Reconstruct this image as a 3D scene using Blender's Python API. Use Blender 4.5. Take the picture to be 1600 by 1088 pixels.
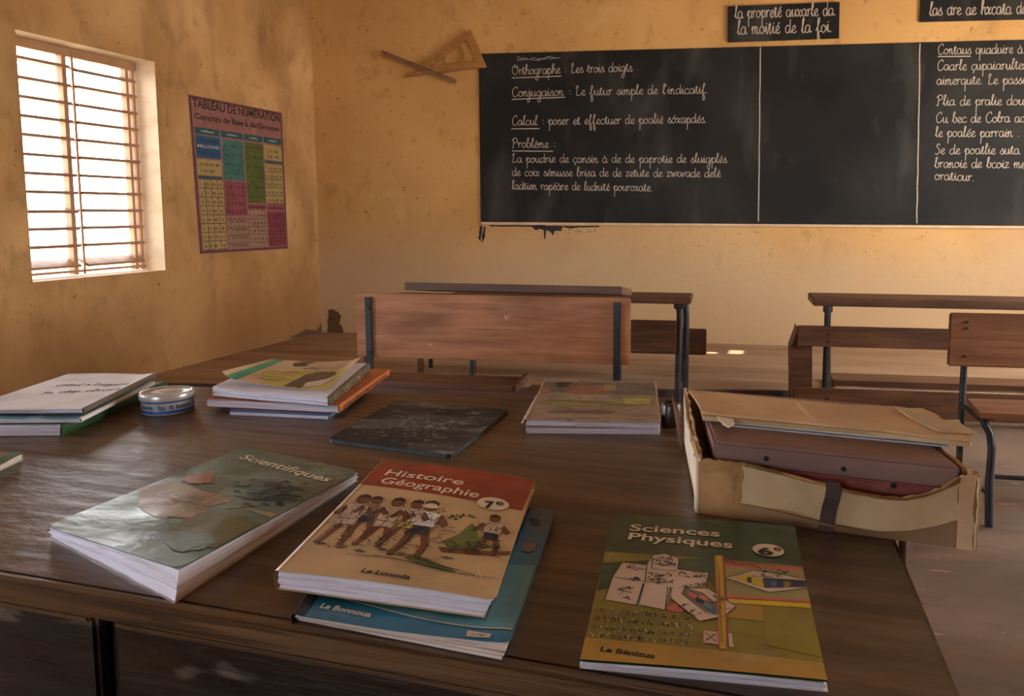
import bpy, bmesh, math, random
from mathutils import Vector, Matrix
from mathutils.geometry import tessellate_polygon

for _o in list(bpy.data.objects):
    bpy.data.objects.remove(_o)
SC = bpy.context.scene
COL = SC.collection
R = random.Random(11)

# ------------------------------------------------------------------ camera
F, PPX, PPY, CAM_H = 1250.0, 960.0, 460.0, 1.11      # focal length and principal point of the (cropped) photo, 1600x1088
ROLL, PITCH = math.radians(0.2915), math.radians(5.911)
cr, sr, cp, sp = math.cos(ROLL), math.sin(ROLL), math.cos(PITCH), math.sin(PITCH)
YAW = math.atan2(0.1517, 0.988)          # the room is built square to the axes: blackboard wall along x
_c, _s = math.cos(YAW), math.sin(YAW)
def rz(x, y, z=0.0): return Vector((_c * x - _s * y, _s * x + _c * y, z))
XW, DOWN, FWD = rz(1, 0), rz(0, -sp, -cp), rz(0, cp, -sp)
RIGHT = XW * cr - DOWN * sr
IDOWN = XW * sr + DOWN * cr
CAM = Vector((0, 0, CAM_H))
cam = bpy.data.cameras.new('camera')
cam.sensor_fit = 'HORIZONTAL'
cam.sensor_width = 36.0
cam.lens = F * 36.0 / 1600.0
cam.shift_x = -(PPX - 800) / 1600.0
cam.shift_y = (PPY - 544) / 1600.0
cam.clip_start = 0.02
cam_o = bpy.data.objects.new('camera', cam)
COL.objects.link(cam_o)
mw = Matrix.Identity(4)
for i in range(3):
    mw[i][0], mw[i][1], mw[i][2], mw[i][3] = RIGHT[i], -IDOWN[i], -FWD[i], CAM[i]
cam_o.matrix_world = mw
SC.camera = cam_o

# ------------------------------------------------------------------ light and exposure
SC.view_settings.view_transform = 'Standard'
SC.view_settings.look = 'None'
SC.view_settings.exposure = 0.82
SC.view_settings.gamma = 1.0
SC.view_settings.use_curve_mapping = False
world = bpy.data.worlds.new('sky')
SC.world = world
world.use_nodes = True
wb = world.node_tree.nodes['Background']
wb.inputs[0].default_value = (0.93, 0.96, 1.0, 1)
wb.inputs[1].default_value = SKY = 5.0
SC.cycles.max_bounces = 10
SC.cycles.diffuse_bounces = 7
SC.cycles.use_denoising = True

def area(name, loc, direction, sx, sy, power, color):
    l = bpy.data.lights.new(name, 'AREA')
    l.shape = 'RECTANGLE'; l.size = sx; l.size_y = sy
    l.energy = power; l.color = color
    o = bpy.data.objects.new(name, l)
    COL.objects.link(o)
    o.location = loc
    o.rotation_euler = Vector(direction).to_track_quat('-Z', 'Z').to_euler()
    return o

# ------------------------------------------------------------------ where things stand (rays through the matched camera)
def ray(px, py):
    dx, dy = (px - PPX) / F, (py - PPY) / F
    return RIGHT * dx + IDOWN * dy + FWD
def atz(px, py, z):
    r = ray(px, py)
    return CAM + r * ((z - CAM_H) / r.z)
def atpl(px, py, p, n):
    r = ray(px, py)
    return CAM + r * ((Vector(p) - CAM).dot(n) / r.dot(n))

# room directions: along the blackboard wall and along the window wall
UW = rz(0.988, -0.1517).normalized()
VW = rz(0.217, 0.976).normalized()
NF = Vector((UW.y, -UW.x, 0))            # front wall normal, into the room
NL = Vector((VW.y, -VW.x, 0))            # left wall normal, into the room
FL = rz(-2.68, 7.25)            # the corner seen in the photo
BZ = -0.05                               # level of the main floor, below the low platform
UB = rz(0.99, -0.142).normalized()
NB = Vector((-UB.y, UB.x, 0))
ROOM_H = 3.35
Z_ = Vector((0, 0, 1))

# area lamps added to fill the room, set in assumed openings outside the frame
LWIN2 = FL - VW * 6.05                   # centre of the second window of the left wall
RW0 = FL + UW * 7.2
area('daylight_left', LWIN2 - NL * 0.30 + Vector((0, 0, 1.4)), NL, 1.0, 1.4, 62, (0.80, 0.86, 1.0))
RWIN = [RW0 - VW * s for s in (1.6, 4.2)]
for _p, _e in zip(RWIN, (86, 58)):
    area('daylight_fill_right', _p + NL * 0.30 + Vector((0, 0, 1.45)), -NL, 1.05, 1.4, _e, (1.0, 0.93, 0.84))

BWIN = FL - VW * 10.2 + UW * 2.6            # unseen window added behind the camera for cool fill light
area('daylight_fill_back', BWIN - VW * 0.30 + Vector((0, 0, 1.5)), VW, 1.2, 1.3, 17, (0.66, 0.78, 1.0))

# the sun stands high behind the camera; it only gets in through two gaps in the roof sheets
SUN_D = (-VW * 0.5 + Z_ * 0.866).normalized()
_sl = bpy.data.lights.new('sun', 'SUN'); _sl.energy = 9.0; _sl.angle = math.radians(0.53); _sl.color = (1.0, 0.95, 0.86)
_so = bpy.data.objects.new('sun', _sl); COL.objects.link(_so); _so.location = (0, 0, 12)
_so.rotation_euler = (-SUN_D).to_track_quat('-Z', 'Y').to_euler()

# ------------------------------------------------------------------ mesh helpers
ROOT = {}
def thing(name, label, cat, loc=(0, 0, 0), rotz=0.0, group=None, kind=None):
    o = bpy.data.objects.new(name, None)
    COL.objects.link(o)
    o.empty_display_size = 0.1
    o.location = loc
    o.rotation_euler = (0, 0, rotz)
    ROOT[o.name] = (Matrix.Translation(Vector(loc)) @ Matrix.Rotation(rotz, 4, 'Z')).inverted()
    tag(o, label, cat, group, kind)
    return o
def tag(o, label=None, cat=None, group=None, kind=None):
    if label: o['label'] = label
    if cat: o['category'] = cat
    if group: o['group'] = group
    if kind: o['kind'] = kind
    return o

class MB:
    def __init__(s):
        s.v, s.f, s.m, s.mats, s.sm = [], [], [], [], []
    def mi(s, mat):
        if mat not in s.mats: s.mats.append(mat)
        return s.mats.index(mat)
    def add(s, vs, fs, mat, smooth=False):
        b = len(s.v); k = s.mi(mat)
        s.v += [Vector(p) for p in vs]
        for f in fs:
            s.f.append([b + i for i in f]); s.m.append(k); s.sm.append(smooth)
    def hexa(s, b, t, mat):               # 4 bottom + 4 top corners, same order
        s.add(list(b) + list(t), [(3, 2, 1, 0), (4, 5, 6, 7), (0, 1, 5, 4), (1, 2, 6, 5), (2, 3, 7, 6), (3, 0, 4, 7)], mat)
    def box(s, o, x, y, z, x0, x1, y0, y1, z0, z1, mat, bev=0.0):
        o = Vector(o)
        bm = bmesh.new()
        vs = [bm.verts.new(o + x * a + y * b + z * c) for c in (z0, z1) for a, b in ((x0, y0), (x1, y0), (x1, y1), (x0, y1))]
        for f in ((3, 2, 1, 0), (4, 5, 6, 7), (0, 1, 5, 4), (1, 2, 6, 5), (2, 3, 7, 6), (3, 0, 4, 7)):
            bm.faces.new([vs[i] for i in f])
        if bev:
            bmesh.ops.bevel(bm, geom=bm.edges[:], offset=bev, segments=2, affect='EDGES', clamp_overlap=True)
        bm.normal_update()
        s.frombm(bm, mat)
    def frombm(s, bm, mat, smooth=False):
        bm.verts.index_update()
        s.add([v.co.copy() for v in bm.verts], [[v.index for v in f.verts] for f in bm.faces], mat, smooth)
        bm.free()
    def prism(s, pts, d, mat):            # polygon (3D points) pushed along vector d
        n = len(pts); d = Vector(d)
        a = [Vector(p) for p in pts]
        tri = tessellate_polygon([a])
        vs = a + [p + d for p in a]
        s.add(vs, [tuple(t) for t in tri] + [tuple(i + n for i in reversed(t)) for t in tri] +
              [(i, (i + 1) % n, (i + 1) % n + n, i + n) for i in range(n)], mat)
    def tube(s, pts, r, mat, n=10, cap=True):
        pts = [Vector(p) for p in pts]
        rings, prev = [], None
        for i, p in enumerate(pts):
            t = (pts[min(i + 1, len(pts) - 1)] - pts[max(i - 1, 0)]).normalized()
            if prev is None:
                a = t.orthogonal().normalized()
            else:
                a = (prev - t * prev.dot(t)).normalized()
            prev = a
            b = t.cross(a)
            rr = r[i] if isinstance(r, (list, tuple)) else r
            rings.append([p + (a * math.cos(q) + b * math.sin(q)) * rr for q in [2 * math.pi * k / n for k in range(n)]])
        vs = [p for g in rings for p in g]
        fs = [(i * n + k, i * n + (k + 1) % n, (i + 1) * n + (k + 1) % n, (i + 1) * n + k) for i in range(len(pts) - 1) for k in range(n)]
        s.add(vs, fs, mat, True)
        if cap:
            s.add(rings[0], [tuple(reversed(range(n)))], mat); s.add(rings[-1], [tuple(range(n))], mat)
    def lathe(s, c, prof, mat, n=40):     # prof: list of (radius, z)
        c = Vector(c); vs = []
        for rr, z in prof:
            vs += [c + Vector((rr * math.cos(2 * math.pi * k / n), rr * math.sin(2 * math.pi * k / n), z)) for k in range(n)]
        fs = [(i * n + k, i * n + (k + 1) % n, (i + 1) * n + (k + 1) % n, (i + 1) * n + k) for i in range(len(prof) - 1) for k in range(n)]
        s.add(vs, fs, mat, True)
    def build(s, name, parent=None, origin=None, fixn=False):
        me = bpy.data.meshes.new(name)
        if parent is not None:
            mi = ROOT[parent.name]
            vs = [mi @ p for p in s.v]
        else:
            origin = Vector(origin) if origin is not None else Vector((0, 0, 0))
            vs = [p - origin for p in s.v]
        me.from_pydata(vs, [], s.f)
        for m in s.mats: me.materials.append(m)
        me.polygons.foreach_set('material_index', s.m)
        me.polygons.foreach_set('use_smooth', s.sm)
        me.update()
        if fixn:
            bm = bmesh.new(); bm.from_mesh(me)
            bmesh.ops.recalc_face_normals(bm, faces=bm.faces); bm.to_mesh(me); bm.free()
        o = bpy.data.objects.new(name, me)
        COL.objects.link(o)
        if parent is not None:
            o.parent = parent
            ROOT[o.name] = ROOT[parent.name]
        else:
            o.location = origin
            ROOT[o.name] = Matrix.Translation(origin).inverted()
        return o
Z = Vector((0, 0, 1))

# ------------------------------------------------------------------ materials
def lin(c):
    return tuple(((x / 255) / 12.92 if x / 255 <= 0.04045 else ((x / 255 + 0.055) / 1.055) ** 2.4) for x in c) + (1,)
_MC = {}
def pm(name, c1, c2=None, scale=6.0, stretch=(1, 1, 1), rough=0.6, rvar=0.1, bump=0.15, bscale=None, metallic=0.0,
       coat=0.0, stains=(), detail=6.0, spec=0.5, zfade=None, bstretch=None):
    """procedural surface: two colours mixed by stretched noise; stains = (colour, scale, stretch, lo, hi, amount)"""
    if name in _MC: return _MC[name]
    m = bpy.data.materials.new(name); m.use_nodes = True
    nt = m.node_tree; N = nt.nodes; L = nt.links
    bs = N['Principled BSDF']
    tc = N.new('ShaderNodeTexCoord'); oi = N.new('ShaderNodeObjectInfo')
    ad = N.new('ShaderNodeVectorMath'); ad.operation = 'MULTIPLY_ADD'
    L.new(oi.outputs['Random'], ad.inputs[0]); ad.inputs[1].default_value = (7.3, 5.1, 3.7)
    L.new(tc.outputs['Object'], ad.inputs[2])
    def noise(sc, st, det=detail, dist=0.0):
        mp = N.new('ShaderNodeMapping'); mp.inputs['Scale'].default_value = st
        L.new(ad.outputs[0], mp.inputs[0])
        n = N.new('ShaderNodeTexNoise'); n.inputs['Scale'].default_value = sc; n.inputs['Detail'].default_value = det
        n.inputs['Distortion'].default_value = dist
        L.new(mp.outputs[0], n.inputs['Vector'])
        return n.outputs[0]
    base = noise(scale, stretch)
    c2 = c2 or tuple(min(255, x * 1.12) for x in c1)
    rp = N.new('ShaderNodeValToRGB')
    rp.color_ramp.elements[0].position = 0.36; rp.color_ramp.elements[0].color = lin(c1)
    rp.color_ramp.elements[1].position = 0.66; rp.color_ramp.elements[1].color = lin(c2)
    L.new(base, rp.inputs[0])
    col = rp.outputs[0]
    for (sc_c, s_s, s_st, lo, hi, am) in stains:
        n = noise(s_s, s_st, 8.0, 0.3)
        mr = N.new('ShaderNodeMapRange'); mr.inputs[1].default_value = lo; mr.inputs[2].default_value = hi
        mr.inputs[3].default_value = 0; mr.inputs[4].default_value = am
        L.new(n, mr.inputs[0])
        mx = N.new('ShaderNodeMix'); mx.data_type = 'RGBA'
        L.new(mr.outputs[0], mx.inputs[0]); L.new(col, mx.inputs[6]); mx.inputs[7].default_value = lin(sc_c)
        col = mx.outputs[2]
    if zfade:                            # ragged band of another colour that fades out upwards: (colour, z full, z none, raggedness, amount)
        zc, za, zb, zj, zm = zfade
        sx = N.new('ShaderNodeSeparateXYZ'); L.new(tc.outputs['Object'], sx.inputs[0])
        ma = N.new('ShaderNodeMath'); ma.operation = 'MULTIPLY_ADD'; L.new(noise(1.3, (1, 1, 0.7), 8.0), ma.inputs[0]); ma.inputs[1].default_value = -zj * 2; L.new(sx.outputs[2], ma.inputs[2])
        mr = N.new('ShaderNodeMapRange'); mr.interpolation_type = 'SMOOTHSTEP'; mr.inputs[1].default_value = za - zj; mr.inputs[2].default_value = zb - zj
        mr.inputs[3].default_value = zm; mr.inputs[4].default_value = 0; L.new(ma.outputs[0], mr.inputs[0])
        mx = N.new('ShaderNodeMix'); mx.data_type = 'RGBA'; L.new(mr.outputs[0], mx.inputs[0]); L.new(col, mx.inputs[6]); mx.inputs[7].default_value = lin(zc); col = mx.outputs[2]
    L.new(col, bs.inputs['Base Color'])
    if rvar:
        mr = N.new('ShaderNodeMapRange'); mr.inputs[1].default_value = 0.3; mr.inputs[2].default_value = 0.7
        mr.inputs[3].default_value = max(0.02, rough - rvar); mr.inputs[4].default_value = min(1, rough + rvar)
        L.new(noise(scale * 1.7, stretch), mr.inputs[0]); L.new(mr.outputs[0], bs.inputs['Roughness'])
    else:
        bs.inputs['Roughness'].default_value = rough
    bs.inputs['Metallic'].default_value = metallic
    bs.inputs['Specular IOR Level'].default_value = spec
    if coat:
        bs.inputs['Coat Weight'].default_value = coat; bs.inputs['Coat Roughness'].default_value = 0.18
    if bump:
        bp = N.new('ShaderNodeBump'); bp.inputs['Strength'].default_value = bump; bp.inputs['Distance'].default_value = 0.01
        L.new(noise(bscale or scale * 3, bstretch or stretch), bp.inputs['Height']); L.new(bp.outputs[0], bs.inputs['Normal'])
    _MC[name] = m
    return m

W1 = (1, 1, 1)
M_WALLF = pm('ochre_plaster_front', (203, 158, 98), (218, 174, 112), 1.1, W1, 0.85, 0.05, 0.22, 26, spec=0.2, stains=(
    ((176, 128, 72), 0.9, (1, 1, 1.2), 0.52, 0.72, 0.5), ((150, 108, 66), 3.2, (1, 1, 0.6), 0.60, 0.74, 0.5),
    ((120, 92, 66), 26, (1, 1, 1), 0.655, 0.73, 0.65), ((160, 118, 74), 10, (1, 1, 0.8), 0.6, 0.74, 0.45), ((225, 190, 140), 4.0, (1, 1, 1), 0.62, 0.75, 0.4)), zfade=((194, 169, 135), 0.45, 1.25, 0.35, 0.85))  # zfade: lower paint faded to pale beige
M_WALLL = pm('ochre_plaster_left', (184, 140, 90), (214, 172, 118), 1.6, W1, 0.85, 0.05, 0.3, 24, spec=0.2, stains=(
    ((140, 102, 64), 1.3, (1.1, 1.1, 0.7), 0.48, 0.68, 0.65), ((112, 84, 58), 3.1, (1.5, 1.5, 0.45), 0.54, 0.76, 0.5), ((122, 92, 64), 8, (1, 1, 0.8), 0.55, 0.74, 0.45),
    ((92, 66, 44), 28, (1, 1, 1), 0.66, 0.74, 0.75), ((168, 120, 70), 0.8, W1, 0.5, 0.65, 0.5)), zfade=((138, 100, 62), 0.1, 0.85, 0.45, 0.6))  # zfade: darker towards the floor
M_WALLO = pm('ochre_plaster_back', (196, 152, 96), (212, 168, 110), 1.1, W1, 0.85, 0.05, 0.15, 26)
M_REVEAL = pm('lit_reveal_plaster', (240, 222, 190), (246, 232, 206), 5, W1, 0.8, 0.05, 0.2, 20, stains=(((214, 168, 112), 5, (1, 1, 2), 0.52, 0.7, 0.5),))  # window glow on the reveal is put into this pale colour
M_CEIL = pm('ceiling_sheet', (150, 120, 88), (170, 138, 100), 2, W1, 0.8)
M_FLOOR = pm('worn_concrete', (92, 74, 60), (116, 96, 80), 1.6, (1, 1.6, 1), 0.72, 0.12, 0.25, 18, spec=0.35, stains=(
    ((120, 80, 58), 1.7, (1, 2.2, 1), 0.54, 0.68, 0.6), ((66, 56, 50), 2.6, (1, 2.5, 1), 0.55, 0.7, 0.6),
    ((168, 130, 104), 9, (0.7, 2.4, 1), 0.655, 0.72, 0.65), ((186, 160, 140), 34, (1, 1.5, 1), 0.70, 0.75, 0.6)))
M_PLAT = pm('dusty_platform_concrete', (146, 118, 92), (170, 142, 116), 1.4, (0.6, 3, 1), 0.7, 0.1, 0.15, 16, spec=0.35, stains=(
    ((112, 84, 62), 1.2, (0.5, 3, 1), 0.52, 0.7, 0.6),))
M_RISER = pm('dark_step_edge', (62, 52, 44), (86, 70, 58), 6, (1, 1, 1), 0.8)
M_SAND = pm('sand_ground', (214, 192, 160), (232, 212, 184), 0.5, W1, 0.9)
M_TABLE = pm('dark_desk_wood', (70, 54, 41), (106, 84, 64), 3.0, (1.2, 14, 14), 0.36, 0.08, 0.16, 26, spec=0.55, bstretch=(1, 1.8, 1.8), stains=(
    ((44, 27, 15), 1.6, (1, 3, 3), 0.5, 0.68, 0.6), ((128, 98, 72), 2.6, (0.8, 3.0, 3), 0.56, 0.74, 0.5), ((30, 19, 11), 8, (0.5, 30, 30), 0.62, 0.7, 0.5)))
M_TABLE_E = pm('dark_desk_wood_edge', (72, 50, 28), (114, 82, 46), 3.5, (1.0, 20, 20), 0.36, 0.1, 0.2, 10, stains=(((40, 25, 12), 6, (0.7, 22, 22), 0.52, 0.66, 0.75),))
M_APRON = pm('dark_varnished_panel', (24, 15, 9), (46, 29, 16), 3.0, (1.2, 10, 10), 0.34, 0.1, 0.25, 14, stains=(
    ((32, 19, 10), 2.5, (1, 4, 4), 0.5, 0.66, 0.7), ((190, 170, 150), 5, (1, 2, 2.4), 0.585, 0.69, 0.55), ((84, 54, 26), 3, (1, 2, 2), 0.56, 0.7, 0.5)))
M_DARKGAP = pm('dark_post', (26, 18, 13), (38, 27, 20), 6, (9, 9, 1), 0.5)
M_WOODR = pm('red_brown_bench_wood', (152, 97, 60), (184, 126, 84), 2.6, (1.0, 12, 12), 0.5, 0.1, 0.12, 10, stains=(
    ((96, 56, 32), 1.7, (1, 3, 3), 0.5, 0.68, 0.6), ((190, 140, 100), 2.0, (0.8, 4, 4), 0.6, 0.75, 0.4),
    ((214, 186, 160), 11, (1, 1.6, 1.6), 0.69, 0.75, 0.7), ((66, 38, 22), 5, (0.6, 24, 24), 0.63, 0.7, 0.6)))
M_WOODM = pm('mid_brown_bench_wood', (112, 70, 43), (142, 95, 61), 2.6, (1.0, 12, 12), 0.5, 0.1, 0.12, 10, stains=(
    ((76, 44, 26), 1.7, (1, 3, 3), 0.5, 0.68, 0.6), ((168, 118, 84), 2.0, (0.8, 4, 4), 0.6, 0.75, 0.4), ((56, 33, 20), 5, (0.6, 24, 24), 0.63, 0.7, 0.6)))
M_WOODD = pm('brown_desk_wood', (78, 48, 30), (108, 70, 44), 3, (1.0, 12, 12), 0.5, 0.1, 0.12, 10, stains=(
    ((50, 29, 17), 1.8, (1, 3, 3), 0.52, 0.68, 0.6), ((132, 92, 60), 2.4, (0.8, 4, 4), 0.62, 0.75, 0.4), ((52, 31, 18), 5, (0.6, 24, 24), 0.62, 0.7, 0.6)))
M_IRON = pm('black_iron', (28, 30, 34), (46, 48, 54), 14, W1, 0.42, 0.12, 0.15, 30, spec=0.6, stains=(((112, 84, 66), 9, (1, 1, 1), 0.64, 0.74, 0.6),))
M_STEEL = pm('worn_steel', (118, 106, 98), (156, 146, 140), 12, W1, 0.38, 0.1, 0.1, 30, metallic=0.6)
M_LOUVER = pm('brown_louver_metal', (140, 102, 74), (160, 122, 90), 8, W1, 0.5, 0.1, 0.05)
M_LOUVERD = pm('dark_louver_frame', (160, 120, 84), (178, 138, 100), 8, W1, 0.5, 0.1, 0.05)
M_BOARD = pm('blackboard_paint', (22, 22, 23), (31, 31, 31), 1.6, W1, 0.7, 0.08, 0.12, 20, spec=0.25, stains=(
    ((54, 54, 52), 1.3, (1, 1, 0.7), 0.45, 0.72, 0.7), ((84, 82, 78), 2.4, (1.4, 1.4, 0.5), 0.54, 0.76, 0.55), ((64, 54, 50), 5, (1, 1, 1), 0.62, 0.75, 0.4)))
M_DRIP = pm('black_paint_drip', (34, 32, 30), (44, 42, 40), 8, W1, 0.7)
M_CHALK = pm('white_chalk', (176, 164, 150), (196, 184, 170), 40, W1, 0.95, 0.02, 0, spec=0.1)
M_CHALKF = pm('faint_chalk', (128, 124, 118), (150, 146, 140), 40, W1, 0.95, 0.02, 0, spec=0.1)
M_RULER = pm('weathered_ruler_wood', (118, 86, 60), (144, 108, 78), 4, (1, 10, 10), 0.6, stains=(((110, 78, 54), 6, W1, 0.55, 0.7, 0.5),))
M_SQUARE = pm('pale_set_square_wood', (160, 112, 56), (182, 132, 70), 4, (1, 6, 6), 0.55, stains=(((122, 84, 42), 6, W1, 0.55, 0.7, 0.5),))
M_SQUARED = pm('set_square_handle', (146, 104, 54), (166, 122, 66), 5, W1, 0.6)
M_INKD = pm('dark_print', (30, 28, 30), (40, 37, 38), 30, W1, 0.6, 0, 0)
def plain(name, c, rough=0.5, var=0.10, wear=True, coat=0.0):
    c2 = tuple(max(0, min(255, x * (1 + var))) for x in c)
    st = ()
    if wear:
        st = ((tuple(min(255, x * 0.55 + 105) for x in c), 16, (1, 1.6, 1), 0.62, 0.76, 0.45), (tuple(x * 0.72 for x in c), 9, (1, 1, 1), 0.52, 0.7, 0.45))
    return pm(name, c, c2, 22, W1, rough, 0.08, 0.06, 30, stains=st, coat=coat)
# ------------------------------------------------------------------ surfaces that carry print, and the marks on them
class Surf:
    """quad TL,TR,BR,BL in space; P(u,v,off): u to the right, v down; dz bulges it along its normal"""
    def __init__(s, q, n, dz=None):
        s.clip = False; s.q = [Vector(p) for p in q]; s.n = Vector(n).normalized(); s.dz = dz or (lambda u, v: 0.0)
        s.W = ((s.q[1] - s.q[0]).length + (s.q[2] - s.q[3]).length) / 2
        s.H = ((s.q[3] - s.q[0]).length + (s.q[2] - s.q[1]).length) / 2
    def flat(s, u, v):
        a, b, c, d = s.q
        return (a * (1 - u) + b * u) * (1 - v) + (d * (1 - u) + c * u) * v
    def P(s, u, v, off=0.0):
        return s.flat(u, v) + s.n * (s.dz(u, v) + off)
    def uv(s, px, py):
        u = v = 0.5
        for _ in range(7):
            p = s.P(u, v)
            w = atpl(px, py, p, s.n) - p
            e = 1e-3
            du = (s.flat(u + e, v) - s.flat(u, v)) / e; dv = (s.flat(u, v + e) - s.flat(u, v)) / e
            du -= s.n * du.dot(s.n); dv -= s.n * dv.dot(s.n)
            g11, g12, g22 = du.dot(du), du.dot(dv), dv.dot(dv); b1, b2 = w.dot(du), w.dot(dv)
            det = g11 * g22 - g12 * g12
            u += (b1 * g22 - b2 * g12) / det; v += (b2 * g11 - b1 * g12) / det
        return (u, v)

def cat_rom(pts, k=5):
    if len(pts) < 3: return list(pts)
    out = []
    P = [pts[0]] + list(pts) + [pts[-1]]
    for i in range(1, len(P) - 2):
        a, b, c, d = P[i - 1], P[i], P[i + 1], P[i + 2]
        for j in range(k):
            t = j / k
            out.append(tuple(0.5 * (2 * b[q] + (c[q] - a[q]) * t + (2 * a[q] - 5 * b[q] + 4 * c[q] - d[q]) * t * t + (3 * b[q] - a[q] - 3 * c[q] + d[q]) * t ** 3) for q in (0, 1)))
    out.append(pts[-1])
    return out

def clip_unit(p, e=0.003):
    for ax, lo, sg in ((0, e, 1), (0, 1 - e, -1), (1, e, 1), (1, 1 - e, -1)):
        out = []
        for i in range(len(p)):
            a, b = p[i], p[(i + 1) % len(p)]
            ia, ib = (a[ax] - lo) * sg >= 0, (b[ax] - lo) * sg >= 0
            if ia: out.append(a)
            if ia != ib:
                t = (lo - a[ax]) / (b[ax] - a[ax]); out.append((a[0] + (b[0] - a[0]) * t, a[1] + (b[1] - a[1]) * t))
        p = out
        if len(p) < 3: return []
    return p
def s_poly(mb, S, uvs, mat, off, maxe=0.09):
    if S.clip:
        uvs = clip_unit(list(uvs))
        if not uvs: return
    tri = tessellate_polygon([[Vector((a, b, 0)) for a, b in uvs]])
    st = [[uvs[i] for i in t] for t in tri]
    while st:
        a, b, c = st.pop()
        ds = [(math.hypot(a[0] - b[0], a[1] - b[1]), 0), (math.hypot(b[0] - c[0], b[1] - c[1]), 1), (math.hypot(c[0] - a[0], c[1] - a[1]), 2)]
        m, k = max(ds)
        if m > maxe:
            T = [a, b, c]; p, q, r = T[k], T[(k + 1) % 3], T[(k + 2) % 3]
            h = ((p[0] + q[0]) / 2, (p[1] + q[1]) / 2)
            st += [[p, h, r], [h, q, r]]
        else:
            vs = [S.P(x, y, off) for x, y in (a, b, c)]
            if (vs[1] - vs[0]).cross(vs[2] - vs[0]).dot(S.n) < 0: vs = [vs[0], vs[2], vs[1]]
            mb.add(vs, [(0, 1, 2)], mat)

def s_line(mb, S, uvs, w, mat, off, smooth=True, taper=False):
    pts = cat_rom(uvs, 5) if smooth else list(uvs)
    if S.clip: pts = [p for p in pts if .006 < p[0] < .994 and .004 < p[1] < .996]
    if len(pts) < 2: return
    A = []
    n = len(pts)
    for i, (u, v) in enumerate(pts):
        a, b = pts[max(i - 1, 0)], pts[min(i + 1, n - 1)]
        dx, dy = (b[0] - a[0]) * S.W, (b[1] - a[1]) * S.H
        l = math.hypot(dx, dy) or 1.0
        ww = w * 0.5 * ((0.35 + 0.65 * math.sin(math.pi * (i + 0.6) / (n + 0.2))) if taper else 1)
        nx, ny = -dy / l * ww / S.W, dx / l * ww / S.H
        A.append((S.P(u + nx, v + ny, off), S.P(u - nx, v - ny, off)))
    vs = [p for ab in A for p in ab]
    k = len(mb.v); q = mb.mi(mat)
    fs = []
    for i in range(n - 1):
        f = (2 * i, 2 * i + 2, 2 * i + 3, 2 * i + 1)
        x = (vs[f[1]] - vs[f[0]]).cross(vs[f[3]] - vs[f[0]])
        fs.append(f if x.dot(S.n) > 0 else f[::-1])
    mb.add(vs, fs, mat)

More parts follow.
